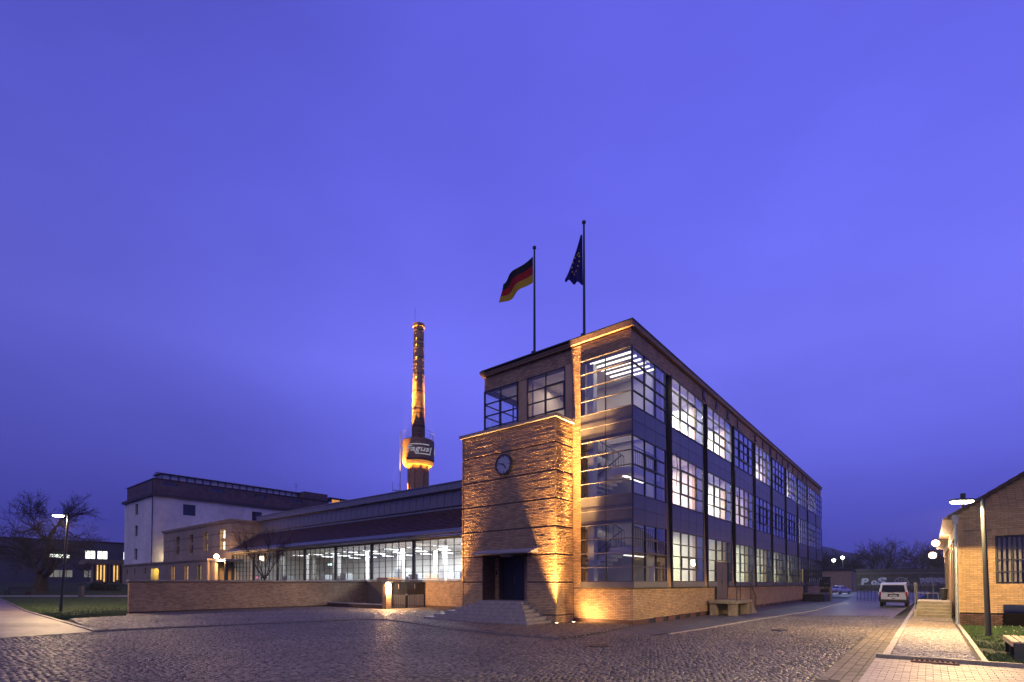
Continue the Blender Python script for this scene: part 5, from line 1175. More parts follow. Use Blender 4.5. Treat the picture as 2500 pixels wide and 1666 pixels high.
def lim(t, pts, r0, r1, seed_lev=1, sub=True, n_kids=3, maxlev=4, L=1.6):
    k = len(pts) - 1
    for i in range(k):
        a, b = Vector(pts[i]), Vector(pts[i + 1]); ra, rb_ = r0 + (r1 - r0) * i / k, r0 + (r1 - r0) * (i + 1) / k; m = (a + b) / 2 + Vector((t.r.gauss(0, .06), t.r.gauss(0, .06), t.r.gauss(0, .06))); rm = (ra + rb_) / 2
        t.seg += [(a, m, ra, rm, 1), (m, b, rm, rb_, 1)]
        if sub and i >= 1:
            for _ in range(n_kids):
                d = ((b - a).normalized() + Vector((t.r.gauss(0, .6), t.r.gauss(0, .6), t.r.gauss(.25, .5)))).normalized(); t.branch(b, d, L * t.r.uniform(.7, 1.3), rb_ * .55, .012, 2, maxlev, .35, .12, (3, 5), .75, .62, .2)
# gnarled tree on the lawn: limbs laid out after the photograph (x to the right, z up, metres)
d0 = 55; tx = (85 - 1250) / 1252 * d0; tz = gz(tx, d0)
gt_ = thing('gnarled_tree', 'old leafless tree with two crooked main limbs behind the left street lamp', 'tree', (tx, d0, tz))
T = Tree(11); s_ = 1252 / d0
def pp(sx, sy, y=0): return ((sx - 85) / s_, y, (1424.5 - sy) / s_ + 1.9 - tz)
T.seg += [(Vector(pp(85, 1453)), Vector(pp(90, 1436)), .62, .40, 0), (Vector(pp(90, 1436)), Vector(pp(93, 1418)), .40, .34, 0), (Vector(pp(93, 1418)), Vector(pp(94, 1402)), .34, .32, 0)]
for k in range(6): a = k * 1.05; T.seg.append((Vector((.85 * math.cos(a), .85 * math.sin(a), -.15)), Vector(pp(89, 1438)), .10, .26, 0))
lim(T, [pp(94, 1402), pp(82, 1390, .2), pp(74, 1372, .3), pp(60, 1357, .6), pp(40, 1350, .9), pp(22, 1362, 1.2)], .24, .06, n_kids=3)
lim(T, [pp(60, 1357, .6), pp(42, 1342, .2), pp(20, 1336, -.2), pp(2, 1345, -.5)], .11, .05, n_kids=3)
lim(T, [pp(94, 1402), pp(106, 1388, -.1), pp(117, 1362, -.2), pp(121, 1338, -.3), pp(123, 1320, -.3)], .30, .22, n_kids=1)
lim(T, [pp(123, 1320, -.3), pp(108, 1313, .1), pp(88, 1305, .4), pp(72, 1292, .7), pp(52, 1292, .9), pp(30, 1300, 1.1)], .17, .05, n_kids=4, L=1.9)
lim(T, [pp(72, 1292, .7), pp(80, 1278, .7), pp(66, 1268, .8), pp(50, 1262, .9)], .09, .04, n_kids=4)
lim(T, [pp(123, 1320, -.3), pp(133, 1304, -.5), pp(146, 1290, -.7), pp(160, 1284, -.9)], .19, .10, n_kids=3)
lim(T, [pp(160, 1284, -.9), pp(176, 1292, -1.1), pp(188, 1302, -1.3), pp(206, 1312, -1.5), pp(224, 1316, -1.6)], .10, .03, n_kids=4, L=1.9)
lim(T, [pp(146, 1290, -.7), pp(150, 1274, -.4), pp(166, 1264, -.4), pp(180, 1258, -.5)], .08, .03, n_kids=4)
lim(T, [pp(123, 1320, -.3), pp(122, 1300, -.1), pp(128, 1286, .2), pp(118, 1276, .3)], .09, .03, n_kids=3)
lim(T, [pp(121, 1338, -.3), pp(145, 1330, -.6), pp(168, 1326, -.9), pp(184, 1340, -1.1)], .06, .02, n_kids=3, L=1.4)
lim(T, [pp(108, 1372), pp(90, 1360, -.3), pp(78, 1372, -.6), pp(66, 1366, -.8)], .07, .02, n_kids=3, L=1.3)
lim(T, [pp(115, 1365), pp(136, 1362, .3), pp(156, 1376, .6), pp(180, 1392, .8)], .06, .02, n_kids=3, L=1.3)
T.build(gt_, .045, .012)
tx2, dy2 = -53.5, 50.5
t2 = thing('spreading_tree', 'dense dark leafless tree cut by the left edge of the picture', 'tree', (tx2, dy2 + 8, gz(tx2, dy2 + 8)))
T = Tree(23); T.seg += [(Vector((0, 0, -.2)), Vector((.1, 0, 1.6)), .5, .38, 0)]
for k in range(6): a = k * 1.05; T.branch((.1, 0, 1.6), (math.cos(a) * .8, math.sin(a) * .8, .9), 3.5, .2, .06, 1, 4, .3, .05, (3, 5), .8, .6, .3)
T.build(t2, .05, .014)
# small tree in front of the hall
t3 = lthing('young_tree', 'small leafless tree with a thin fork standing before the dim end of the hall', 'tree', 2.4, 40, 0)
T = Tree(31); T.seg += [(Vector((0, 0, 0)), Vector((.02, 0, 2.3)), .10, .085, 0)]
for k in range(7): a = k * .9 + .3; T.branch((.02, 0, 2.25), (math.cos(a) * .75, math.sin(a) * .75, 1.0), 2.9, .06, .018, 1, 4, .12, .10, (3, 4), .5, .6, .25)
T.build(t3, .045, .009)
# bare trees beyond the yard on the right
def far_tree(name, label, sx, d, top, width, seed, base=None):
    x = (sx - 1250) / 1252 * d; H = (1.9 + (1424.5 - top) * d / 1252) * 1.02; t = thing(name, label, 'tree', (x, d, 0), 0, 'bare trees beyond the yard')
    T = Tree(seed); T.seg.append((Vector((0, 0, 0)), Vector((0, 0, H * .18)), .38, .32, 0)); w = width * d / 1252 / 2
    for k in range(8):
        a = k * .79 + .2; T.branch((0, 0, H * .16), (math.cos(a) * w / H * 1.2, math.sin(a) * w / H * 1.2, .75 + .25 * (k % 2)), H * .44, .19, .06, 1, 4, .2, .06, (4, 6), .85, .62, .35)
    T.build(t, .09, .03)
far_tree('bare_tree', 'tall leafless tree beyond the graffiti wall, widest of the far trees', 2148, 150, 1312, 112, 41)
far_tree('bare_tree', 'leafless tree beyond the graffiti wall nearest the house on the right', 2250, 155, 1326, 90, 42)
far_tree('bare_tree', 'dim leafless tree behind the floodlights and the low garage', 2018, 165, 1340, 60, 43)
far_tree('bare_tree', 'leafless tree partly hidden behind the wall lamps of the right house', 2300, 140, 1322, 60, 44)
far_tree('bare_tree', 'small leafless tree between the floodlights and the tallest far tree', 2075, 175, 1352, 50, 46)

# ------------------------------------------------------------------ street lamps
LEDW = emis('street_lamp_led', (1, .86, .60), 60)
def street_lamp(x, y, h, arm, label, w, col, z=0, tilt=0.0, size=.3, spot=150, dirn=None, soft=.1):
    t = thing('street_lamp', label, 'street lamp', (x, y, z), 0, 'black street lamps')
    dx, dy = Vector(dirn or (-1, 0)).normalized()
    obj('post', MB().tube((0, 0, -.1), (tilt, 0, h), .085, .065, 14), DARK, t); hx = tilt
    obj('arm', MB((hx, 0, 0), (dx, dy, 0), (-dy, dx, 0)).box(-.08, arm - .26, -.035, .035, h - .09, h - .02), DARK, t)
    hd = MB((hx, 0, 0), (dx, dy, 0), (-dy, dx, 0)); hd.box(arm - .26, arm + .36, -.15, .15, h - .09, h - .02); he = obj('lamp_head', hd, DARK, t)
    obj('lens', MB((hx, 0, 0), (dx, dy, 0), (-dy, dx, 0)).hexa([(arm - .2, -.12, h - .16), (arm + .3, -.12, h - .16), (arm + .3, .12, h - .16), (arm - .2, .12, h - .16), (arm - .24, -.14, h - .092), (arm + .34, -.14, h - .092), (arm + .34, .14, h - .092), (arm - .24, .14, h - .092)]), LEDW, he)
    p = (x + hx + dx * (arm + .05), y + dy * (arm + .05), z + h - .24)
    lamp('SPOT', 'street_light', p, w, col, target=(p[0], p[1], 0), size=soft, spot=spot, blend=.06); return t
SLC = (1, .66, .32)
street_lamp(-29.9, 34.0, 6.5, .62, 'black street lamp beside the asphalt yard with its head lit', 4600, SLC, tilt=.42, spot=168)
street_lamp(16.44, 17.73, 4.85, .62, 'tall black street lamp in the grass bed before the right brick house', 4600, (1, .65, .24), tilt=-.12, dirn=(-1, .1), spot=163)
street_lamp(6.4, 4.6, 5.0, .5, 'black street lamp just outside the right edge of the picture', 2300, (1, .80, .64), dirn=(-1, .3), spot=165, soft=.5)

# ------------------------------------------------------------------ brick house on the right
rh = lthing('brick_house', 'yellow brick house with pitched roof, barred window and grey downpipe', 'house')
HX0, HY, HLEN = 9.25, -11.3, 26
RS = .68            # roof slope
apex = 7.0; gy = lambda d_: 5.0 + RS * d_
mb = MB((HX0, HY, 0), (0, -1, 0), NF)
WX0 = 1.22; WZ0, WZ1 = 1.86, 3.98
mb.box(.03, WX0, -.35, -.03, 0, 5.0).box(WX0, 5.4, -.35, -.03, .98, WZ0).box(WX0, 5.4, -.35, -.03, WZ1, 5.0).box(5.4, 14, -.35, -.03, 0, 5.0)
mb.prism([(.03, 5.0), (14, 5.0), (7, gy(7))], -.35, -.03, 'y'); obj('gable_wall', mb, MORTARH, rh)
hol = [(WX0, 5.4, WZ0, WZ1), (WX0 + .25, 5.4, -1, .36)]
BO = (HX0, HY, .62)
def gable_bricks():
    near = LW(0, 0)      # nearest to the camera, in the house's own frame
    cx, cyy = loc2(0, 0)
    bricks(rh, BRICKH, (HX0 + .03, HY, .62), (0, -1, 0), NF, 8.0, 4.38, holes=[(WX0, 5.4, WZ0 - .62, WZ1 - .62), (WX0 + .22, 5.4, -1, .36)], bl=.255, bh=.0795, jt=.012, prot=.008, grooves=[(2.66 + .62 - .62 + .0, 2.70)] and [(3.62, 3.63)], ind=300, near=(HX0, HY - .7, 1.9), seed=61)
gable_bricks()
tri = MB((HX0 + .03, HY, 5.0), (0, -1, 0), NF); r5 = random.Random(8)
for j in range(60):
    z0_ = j * .0795; xl = z0_ / RS + .05
    x = xl + (.0 if j % 2 else .12)
    while x < 8: tri.add([(x, -.03, z0_), (x + .243, -.03, z0_), (x + .243, -.03, z0_ + .067), (x, -.03, z0_ + .067), (x + .004, .004 + r5.random() * .006, z0_ + .004), (x + .239, .004 + r5.random() * .006, z0_ + .004), (x + .239, .008, z0_ + .063), (x + .004, .008, z0_ + .063)], [(4, 5, 6, 7), (0, 1, 5, 4), (1, 2, 6, 5), (2, 3, 7, 6), (3, 0, 4, 7)]); x += .255
o = obj('brickwork', tri, BRICKH, rh); o['kind'] = 'stuff'
bricks(rh, BRICKD, (HX0 + .0, HY, .0), (0, -1, 0), NF, WX0 + .2, .6, bl=.255, bh=.0795, prot=.012, seed=62)
obj('base_wall', MB((HX0, HY, 0), (0, -1, 0), NF).box(.02, WX0 + .2, -.3, -.02, 0, .6).box(WX0 + .2, 5.4, -.3, -.28, 0, .62), mat('recess_shade_black', (.006, .006, .006), 1, spec=0), rh)  # basement recess backed in flat black, its shade put into the colour
# flat arch and sill of rowlock bricks, barred window
ar = MB((HX0 + .03, HY, 0), (0, -1, 0), NF)
for i in range(50): ar.box(WX0 - .1 + i * .082, WX0 - .03 + i * .082, .0, .014, WZ1 + .02, WZ1 + .27)
for i in range(50): ar.box(WX0 - .0 + i * .082, WX0 + .07 + i * .082, .0, .03, WZ0 - .14, WZ0 - .01)
o = obj('rowlock_bricks', ar, BRICKH, rh); o['kind'] = 'stuff'
window(rh, (HX0 + .2, HY - WX0 - .02, WZ0), (0, -1, 0), NF, 3.9, WZ1 - WZ0, 8, 4, fw=.05, mw=.03)
bl_ = MB((HX0 + .42, HY - WX0, 0), (0, -1, 0), NF)
for i in range(24): bl_.box(.12 + i * .16, .20 + i * .16, -.012, .0, WZ0 + .1, WZ1 - .08)
o = obj('blind_slats', bl_, mat('blind_fabric', (.36, .32, .25), .8), rh); o['kind'] = 'stuff'
obj('room_back', MB((HX0 + .9, HY - WX0 - .3, 0), (0, -1, 0), NF).box(-.2, 5, -.1, 0, 1, 4.5), DARK, rh)
# side wall with pilasters, tall windows and hoods along the pavement
sw_ = MB((HX0, HY, 0), XA, (0, 1, 0)); sw_.box(.4, HLEN, -.4, -.15, 0, 5.0); obj('side_wall', sw_, MORTAR, rh)
bricks(rh, BRICKH, (HX0, HY - .15, .6), XA, (0, 1, 0), HLEN, 4.2, seed=63)
for i in range(8):
    x = HX0 + .03 + i * 3.4
    obj('pilaster', MB().box(x, x + .55, HY - .149, HY - .0, .0, 4.1), BRICKH, rh)
    if i < 7:
        wo = obj('window', MB().box(x + 1.0, x + 1.1, HY - .14, HY - .08, 1.5, 3.9).box(x + 2.9, x + 3.0, HY - .14, HY - .08, 1.5, 3.9).box(x + 1.1, x + 2.9, HY - .14, HY - .08, 3.8, 3.9).box(x + 1.1, x + 2.9, HY - .14, HY - .08, 1.5, 1.6), DARK, rh)
        obj('pane', MB().box(x + 1.1, x + 2.9, HY - .12, HY - .115, 1.6, 3.8), GLASS, wo)
obj('side_frieze', MB().box(HX0 + .02, HX0 + HLEN, HY - .149, HY + .05, 4.1, 4.75), BRICKH, rh)
obj('eaves', MB().hexa([(HX0 - .1, HY, 4.753), (HX0 + HLEN, HY, 4.753), (HX0 + HLEN, HY + .5, 4.78), (HX0 - .1, HY + .5, 4.78), (HX0 - .1, HY - .2, 4.95), (HX0 + HLEN, HY - .2, 4.95), (HX0 + HLEN, HY + .5, 4.88), (HX0 - .1, HY + .5, 4.88)]), WOOD, rh)
# roof: planes with rows of tiles
rf = MB(); ez = 5.02
for sgn in (0,):
    rf.hexa([(HX0 - .18, HY + .35, ez - .24), (HX0 + HLEN, HY + .35, ez - .24), (HX0 + HLEN, HY - 7, gy(7) + .0), (HX0 - .18, HY - 7, gy(7) + .0), (HX0 - .18, HY + .35, ez - .14), (HX0 + HLEN, HY + .35, ez - .14), (HX0 + HLEN, HY - 7, gy(7) + .12), (HX0 - .18, HY - 7, gy(7) + .12)])
    rf.hexa([(HX0 - .18, HY - 14.35, ez - .24), (HX0 + HLEN, HY - 14.35, ez - .24), (HX0 + HLEN, HY - 7.003, gy(7) + .0), (HX0 - .18, HY - 7.003, gy(7) + .0), (HX0 - .18, HY - 14.35, ez - .14), (HX0 + HLEN, HY - 14.35, ez - .14), (HX0 + HLEN, HY - 7.003, gy(7) + .12), (HX0 - .18, HY - 7.003, gy(7) + .12)])
obj('roof', rf, TILE, rh)
rt = MB()
for i in range(22):
    d_ = -.35 + i * .33; z = 5.0 + RS * d_ + .13
    for j in range(40):
        x = HX0 - .24 + j * .3; rt.add([(x, HY - d_, z - .02), (x + .28, HY - d_, z - .02), (x + .28, HY - d_, z + .05), (x, HY - d_, z + .05), (x, HY - d_ - .36, z + .25), (x + .28, HY - d_ - .36, z + .25), (x + .28, HY - d_ - .36, z + .27), (x, HY - d_ - .36, z + .27)], [(0, 1, 2, 3), (3, 2, 6, 7), (0, 3, 7, 4), (1, 5, 6, 2)])
o = obj('roof_tiles', rt, TILE, rh); o['kind'] = 'stuff'
dpm = MB().tube((HX0 - .08, HY + .07, .12), (HX0 - .08, HY + .07, 4.55), .06, n=12).box(HX0 - .18, HX0 + .12, HY - .02, HY + .2, 4.55, 4.95).tube((HX0 - .08, HY + .07, .0), (HX0 - .08, HY + .07, .14), .10, n=12)
for z in (1.3, 2.6, 3.8): dpm.tube((HX0 - .08, HY + .07, z), (HX0 - .08, HY + .07, z + .05), .075, n=12)
obj('downpipe', dpm, mat('downpipe_zinc', (.33, .36, .36), .35, metal=.4), rh, smooth=False)
lm = MB(); lx = HX0 + 2.6
for sx in (0, .9): lm.tube((lx + sx, HY - .3, 5.1), (lx + sx, HY - .3, 6.1), .03, n=6)
lm.tube((lx, HY - .3, 6.1), (lx + .9, HY - .3, 6.1), .03, n=6).box(lx - .1, lx + .1, HY - .4, HY - .2, 5.9, 6.25); obj('roof_bracket', lm, DARK, rh)
wall_lamp(19.5, -10.62, 4.35, 'nearer of two orange wall lamps on the side of the brick house', 600, (1, .60, .36), r=.19, group='wall lamps on the brick house', arm=(0, -.66, .2))
wall_lamp(37.0, -10.55, 4.35, 'farther of two orange wall lamps on the side of the brick house', 600, (1, .58, .36), r=.27, group='wall lamps on the brick house', arm=(0, -.7, .25))
wall_lamp(12.4, -10.75, 3.2, 'small yellow lamp above the side steps', 30, (1, .72, .3), r=.05, arm=(0, -.5, .2), e=4) if False else None
# concrete steps beside the house
sp2 = lthing('side_steps', 'pale concrete steps and landing with steel railing beside the brick house', 'steps')
SCON = mat('pale_concrete', (.46, .40, .28), .8, var=.14, scale=3, bump=.3)
for i in range(5): z_ = .08 + (i + 1) * .165; obj('step', MB().box(14.0 + i * .3, 14.0 + (i + 1) * .3 + (4 if i == 4 else 0), -11.15, -9.75, .0, z_ - .05).box(13.95 + i * .3, 14.0 + (i + 1) * .3 + (4 if i == 4 else 0), -11.16, -9.74, z_ - .047, z_), SCON, sp2)
obj('cheek', MB().box(13.9, 19.5, -9.745, -9.62, 0, .5), SCON, sp2)
q = MB()
for xx, z0_ in ((14.0, .1), (15.3, .9), (17.3, .9), (19.3, .9)): q.tube((xx, -9.68, z0_), (xx, -9.68, z0_ + 1.0 if xx > 14.5 else 1.95), .03, n=8)
q.tube((15.3, -9.68, 1.9), (19.3, -9.68, 1.9), .02).tube((15.3, -9.68, 1.4), (19.3, -9.68, 1.4), .015)
for yy in (-9.7, -10.2, -10.7, -11.1): q.tube((19.4, yy, .9), (19.4, yy, 1.3), .02)
q.tube((19.4, -9.7, 1.3), (19.4, -11.1, 1.3), .02); obj('railing', q, ZINC, sp2)
bn = lthing('litter_bin', 'small black bin on the landing beside the brick house', 'bin', 18.6, -10.95, .91); obj('body', MB().lathe([(.14, 0), (.18, .55), (.19, .6), (.0, .62)], 14), DARK, bn); obj('lid', MB().lathe([(.2, .6), (.2, .66), (.05, .72)], 14), BLACKP, bn)
for yy in (-11.2, -9.3):
    pass
yf = lthing('yard_fence', 'thin green-grey bar fence across the grass strip beyond the van', 'fence')
q = MB()
for i in range(22): q.tube((46, -10.9 + i * .32, 0), (46, -10.9 + i * .32, 1.75), .022, n=5)
o = obj('bars', q, DARK, yf); o['kind'] = 'stuff'
obj('rail', MB().tube((46, -10.9, 1.72), (46, -4.2, 1.72), .03).tube((46, -10.9, .25), (46, -4.2, .25), .03), ZINC, yf)
for i in range(3): obj('post', MB().tube((46, -10.6 + i * 2.1, 0), (46, -10.6 + i * 2.1, 2.5), .05), ZINC, yf)

# ------------------------------------------------------------------ bench, bollard, left bench, shrubs
bc = thing('slatted_bench', 'low square bench of pale wooden slats on dark metal panels at the right edge', 'bench', LW(-4.1, -11.8, .06), ROT)
for i in range(8): obj('slat', MB().box(0, 2.0, -.12 - i * .15, -.0 - i * .15, .41, .45), WOOD, bc, bevel=.006)
obj('slat', MB().box(0, 2.0, -.012, .015, .33, .45), WOOD, bc)
for x in (.0, 1.94): obj('side_panel', MB().box(x, x + .06, -1.15, -.03, 0, .406), DARK, bc)
obj('side_panel', MB().box(.9, .96, -1.15, -.03, 0, .406), DARK, bc)
d1 = 52; bx = (44 - 1250) / 1252 * d1
b2 = thing('park_bench', 'dark park bench with backrest on the lawn left of the gnarled tree', 'bench', (bx, d1, gz(bx, d1)), R(8))
for i in range(3): obj('slat', MB().box(-1.05, 1.05, -.25 + i * .17, -.1 + i * .17, .43, .47), BLACKP, b2)
for i in range(2): obj('back_slat', MB().box(-1.05, 1.05, .26, .30, .58 + i * .17, .71 + i * .17), BLACKP, b2)
for s in (-.95, .95): obj('leg', MB().box(s - .03, s + .03, -.25, -.19, 0, .43).box(s - .03, s + .03, .24, .30, 0, .9).box(s - .03, s + .03, -.19, .24, .36, .42), BLACKP, b2)
bx = (212 - 1250) / 1252 * 50; bo = thing('bollard', 'square dark bollard standing beside the lawn path', 'bollard', (bx, 49.4, gz(bx, 49.4))); obj('post', MB().box(-.16, .16, -.16, .16, 0, 1.08), mat('bollard_grey', (.05, .055, .065), .5), bo); obj('cap', MB().box(-.18, .18, -.18, .18, 1.083, 1.14), DARK, bo)
for i, (sx, lab) in enumerate(((232, 'left low dark shrub by the path beyond the bollard'), (252, 'middle low dark shrub by the path beyond the bollard'), (276, 'right low dark shrub nearest the garden wall end'))):
    d2 = 62; x = (sx - 1250) / 1252 * d2; t = thing('shrub', lab, 'shrub', (x, d2, gz(x, d2)), 0, 'low shrubs on the lawn'); r6 = random.Random(i); q = MB()
    for _ in range(260):
        a, e, rr = r6.uniform(0, 6.28), r6.uniform(0, 1.5), r6.uniform(.3, 1) ** .5; c_ = Vector((math.cos(a) * math.cos(e) * .95 * rr, math.sin(a) * math.cos(e) * .6 * rr, math.sin(e) * (.95 if i < 2 else .75) * rr)); v1 = Vector((r6.gauss(0, 1), r6.gauss(0, 1), r6.gauss(0, 1))).normalized() * .13; v2 = v1.orthogonal().normalized() * .08; q.add([tuple(c_ - v1), tuple(c_ + v2), tuple(c_ + v1), tuple(c_ - v2)], [(0, 1, 2, 3)])
    obj('foliage', q, mat('shrub_leaf', (.03, .045, .022), .7, var=.3, island=.6), t); obj('stem', MB().tube((0, 0, -.1), (0, 0, .5), .05), BARK, t)

# ------------------------------------------------------------------ van and car
def bevel_mesh(mb, w, seg=3, ang=25):
    me = mesh_from('body', mb.v, mb.f); bm = bmesh.new(); bm.from_mesh(me); bmesh.ops.remove_doubles(bm, verts=bm.verts, dist=1e-4); bmesh.ops.recalc_face_normals(bm, faces=bm.faces)
    ed = [e for e in bm.edges if len(e.link_faces) == 2 and e.calc_face_angle() > R(ang)]; bmesh.ops.bevel(bm, geom=ed, offset=w, segments=seg, profile=.6, affect='EDGES'); bm.to_mesh(me); bm.free(); return me
def loft(rings):
    m = MB(); k = len(rings[0]); m.v = [tuple(p) for r in rings for p in r]
    for a in range(len(rings) - 1):
        for i in range(k): m.f.append((a * k + i, a * k + (i + 1) % k, (a + 1) * k + (i + 1) % k, (a + 1) * k + i))
    m.f.append(tuple(range(k - 1, -1, -1))); m.f.append(tuple(range((len(rings) - 1) * k, len(rings) * k))); return m
def ring(x, w0, w1, w2, z0, z1, z2, dxt=0):   # sill, belt, roof half widths and heights
    return [(x, -w0, z0), (x, -w1, z1), (x + dxt, -w2, z2), (x + dxt, w2, z2), (x, w1, z1), (x, w0, z0)]
def wheel(parent, x, y, r, w, sgn):
    wh = obj('wheel', MB().tube((x, y - w / 2, r), (x, y + w / 2, r), r * .62, n=20), SILVER, parent); obj('tyre', MB((x, y, r), (1, 0, 0), (0, 0, 1), (0, 1, 0)).lathe([(r * .6, -w / 2), (r * .93, -w / 2), (r, -w * .3), (r, w * .3), (r * .93, w / 2), (r * .6, w / 2)], 22, cap=False), RUBBER, wh)
    q = MB()
    for k in range(5): a = k * 1.2566; q.tube((x, y + sgn * (w / 2 + .004), r), (x + r * .55 * math.cos(a), y + sgn * (w / 2 + .004), r + r * .55 * math.sin(a)), .035, n=5)
    obj('rim', q, ZINC, wh)
van = lthing('delivery_van', 'white passenger van parked at the right kerb, seen from behind', 'van', 29.7, -8.05, .02)
rings = [ring(.10, .90, .95, .90, .42, 1.05, 1.12), ring(.02, .90, .95, .93, .42, .95, 1.05), ring(.0, .91, .955, .79, .42, 1.08, 1.86, .16), ring(.30, .92, .96, .80, .38, 1.10, 1.94, .1), ring(2.3, .92, .96, .81, .36, 1.10, 1.95), ring(3.55, .92, .96, .78, .36, 1.10, 1.90), ring(4.15, .90, .94, .70, .38, 1.06, 1.30), ring(4.78, .82, .86, .68, .42, .80, 1.02), ring(4.88, .70, .74, .60, .48, .70, .86)]
me = bevel_mesh(loft(rings[2:]), .06); link('body', me, PAINT, van, smooth=True)
obj('rear_window', MB((.0, 0, 0), (0, 1, 0), (-1, 0, 0)).hexa([(-.76, -.005, 1.19), (.76, -.005, 1.19), (.76, .012, 1.19), (-.76, .012, 1.19), (-.68, -.135, 1.74), (.68, -.135, 1.74), (.68, -.118, 1.74), (-.68, -.118, 1.74)]), mat('dark_glass', (.012, .014, .02), .06, var=.1, spec=.3), van)
obj('tailgate_seam', MB().box(-.014, .0, -.80, .80, .585, .60).box(-.014, .0, -.81, -.80, .585, 1.15).box(-.014, .0, .80, .81, .585, 1.15), BLACKP, van)
obj('wiper', MB().tube((-.03, .05, 1.16), (-.05, .45, 1.24), .012, n=5), BLACKP, van)
for s in (-1, 1):
    obj('tail_light', MB().hexa([(-.02, s * .86 - .065, .86), (.10, s * .86 - .065, .86), (.10, s * .86 + .085, .86), (-.02, s * .86 + .085, .86), (.0, s * .84 - .055, 1.2), (.10, s * .84 - .055, 1.2), (.10, s * .84 + .07, 1.2), (.0, s * .84 + .07, 1.2)]), REDL, van, bevel=.015)
    obj('bumper_corner', MB().box(-.03, .25, s * .88 - .07, s * .88 + .06, .42, .855), BLACKP, van, bevel=.02)
    obj('mirror', MB().box(3.45, 3.58, s * 1.02 - .02, s * 1.02 + .2 * s if s > 0 else s * 1.02 + .02, 1.12, 1.36) if s > 0 else MB().box(3.45, 3.58, -1.22, -1.0, 1.12, 1.36), BLACKP, van, bevel=.03)
    for x0, x1 in ((.42, 1.5), (1.6, 2.55), (2.65, 3.45)):
        zb, zt = 1.16, 1.72; f = lambda z: .962 - (z - 1.10) / .84 * .155
        obj('side_window', MB().hexa([(x0, s * (f(zb) - .01), zb), (x1, s * (f(zb) - .01), zb), (x1, s * (f(zb) + .008), zb), (x0, s * (f(zb) + .008), zb), (x0 + .08, s * (f(zt) - .01), zt), (x1 - .02, s * (f(zt) - .01), zt), (x1 - .02, s * (f(zt) + .008), zt), (x0 + .08, s * (f(zt) + .008), zt)]), mat('dark_glass', (.012, .014, .02), .06), van)
    obj('rub_strip', MB().box(.5, 4.2, s * .965 - .008, s * .965 + .008, .66, .72), BLACKP, van)
    wheel(van, .95, s * .80, .33, .22, s); wheel(van, 3.95, s * .80, .33, .22, s)
obj('rear_bumper', MB().box(-.06, .2, -.90, .90, .36, .575), BLACKP, van, bevel=.03)
obj('number_plate', MB().box(-.022, -.012, -.26, .26, .84, .95), mat('plate_white', (.65, .66, .68), .5), van); obj('plate_recess', MB().box(-.02, -.004, -.36, .36, .955, 1.03).box(-.012, -.004, -.36, .36, .82, .955), BLACKP, van)
obj('tailgate_handle', MB().box(-.018, -.004, -.11, .11, .655, .70), BLACKP, van)
q = MB(); n = 20
for i in range(n):
    a0, a1 = 2 * math.pi * i / n, 2 * math.pi * (i + 1) / n; q.tube((-.02, .075 * math.cos(a0), 1.095 + .075 * math.sin(a0)), (-.02, .075 * math.cos(a1), 1.095 + .075 * math.sin(a1)), .009, n=4)
zc_ = 1.095
for a, b in (((-.035, .065), (0, .012)), ((0, .012), (.035, .065)), ((-.065, .02), (-.032, -.06)), ((-.032, -.06), (0, .0)), ((0, .0), (.032, -.06)), ((.032, -.06), (.065, .02))): q.tube((-.02, a[0], zc_ + a[1]), (-.02, b[0], zc_ + b[1]), .008, n=4)
obj('emblem', q, ZINC, van)
q = MB()
for i in range(9):
    y0 = .72 - i * .05 - (.04 if i > 4 else 0); q.box(-.012, -.003, y0 - .035, y0 - .02, 1.09, 1.14)
    if i % 2: q.box(-.012, -.003, y0 - .02, y0, 1.125, 1.135)
    else: q.box(-.012, -.003, y0 - .02, y0, 1.09, 1.10)
o = obj('model_lettering', q, ZINC, van); o['kind'] = 'stuff'
cx_, cyy = loc2((2033 - 1250) / 1252 * 88, 88)
car = lthing('parked_car', 'silver saloon car parked before the low garage', 'car', cx_, cyy, .03, R(-22))
def cring(x, w, h0, h1, wt=None): wt = wt or w * .9; return [(x, -w * .92, h0), (x, -w, (h0 + h1) * .5), (x, -wt, h1), (x, wt, h1), (x, w, (h0 + h1) * .5), (x, w * .92, h0)]
me = bevel_mesh(loft([cring(0, .80, .35, .86), cring(.35, .88, .25, .98), cring(1.2, .90, .22, .98), cring(3.0, .90, .22, .95), cring(4.0, .86, .24, .82), cring(4.5, .72, .32, .68)]), .08); link('body', me, SILVER, car, smooth=True)
me = bevel_mesh(loft([cring(.45, .80, .95, .99, .78), cring(1.15, .74, .95, 1.40, .58), cring(2.2, .74, .95, 1.46, .58), cring(3.3, .78, .93, .97, .76)]), .05); link('cabin', me, SILVER, car, smooth=True)
obj('rear_window', MB((0, 0, 0), (0, 1, 0), (-1, 0, 0)).hexa([(-.64, -.58, 1.03), (.64, -.58, 1.03), (.64, -.55, 1.05), (-.64, -.55, 1.05), (-.54, -1.09, 1.36), (.54, -1.09, 1.36), (.54, -1.06, 1.38), (-.54, -1.06, 1.38)]), mat('dark_glass', (.012, .014, .02), .06), car)
for s in (-1, 1):
    obj('tail_light', MB().box(-.03, .12, s * .66 - .13, s * .66 + .13, .68, .84), REDL, car, bevel=.02); wheel(car, .85, s * .78, .31, .2, s); wheel(car, 3.5, s * .78, .31, .2, s)
    obj('side_window', MB().hexa([(1.1, s * .765, 1.0), (2.9, s * .79, 1.0), (2.9, s * .80, 1.0), (1.1, s * .775, 1.0), (1.3, s * .645, 1.36), (2.3, s * .645, 1.36), (2.3, s * .655, 1.36), (1.3, s * .655, 1.36)]), mat('dark_glass', (.012, .014, .02), .06), car)
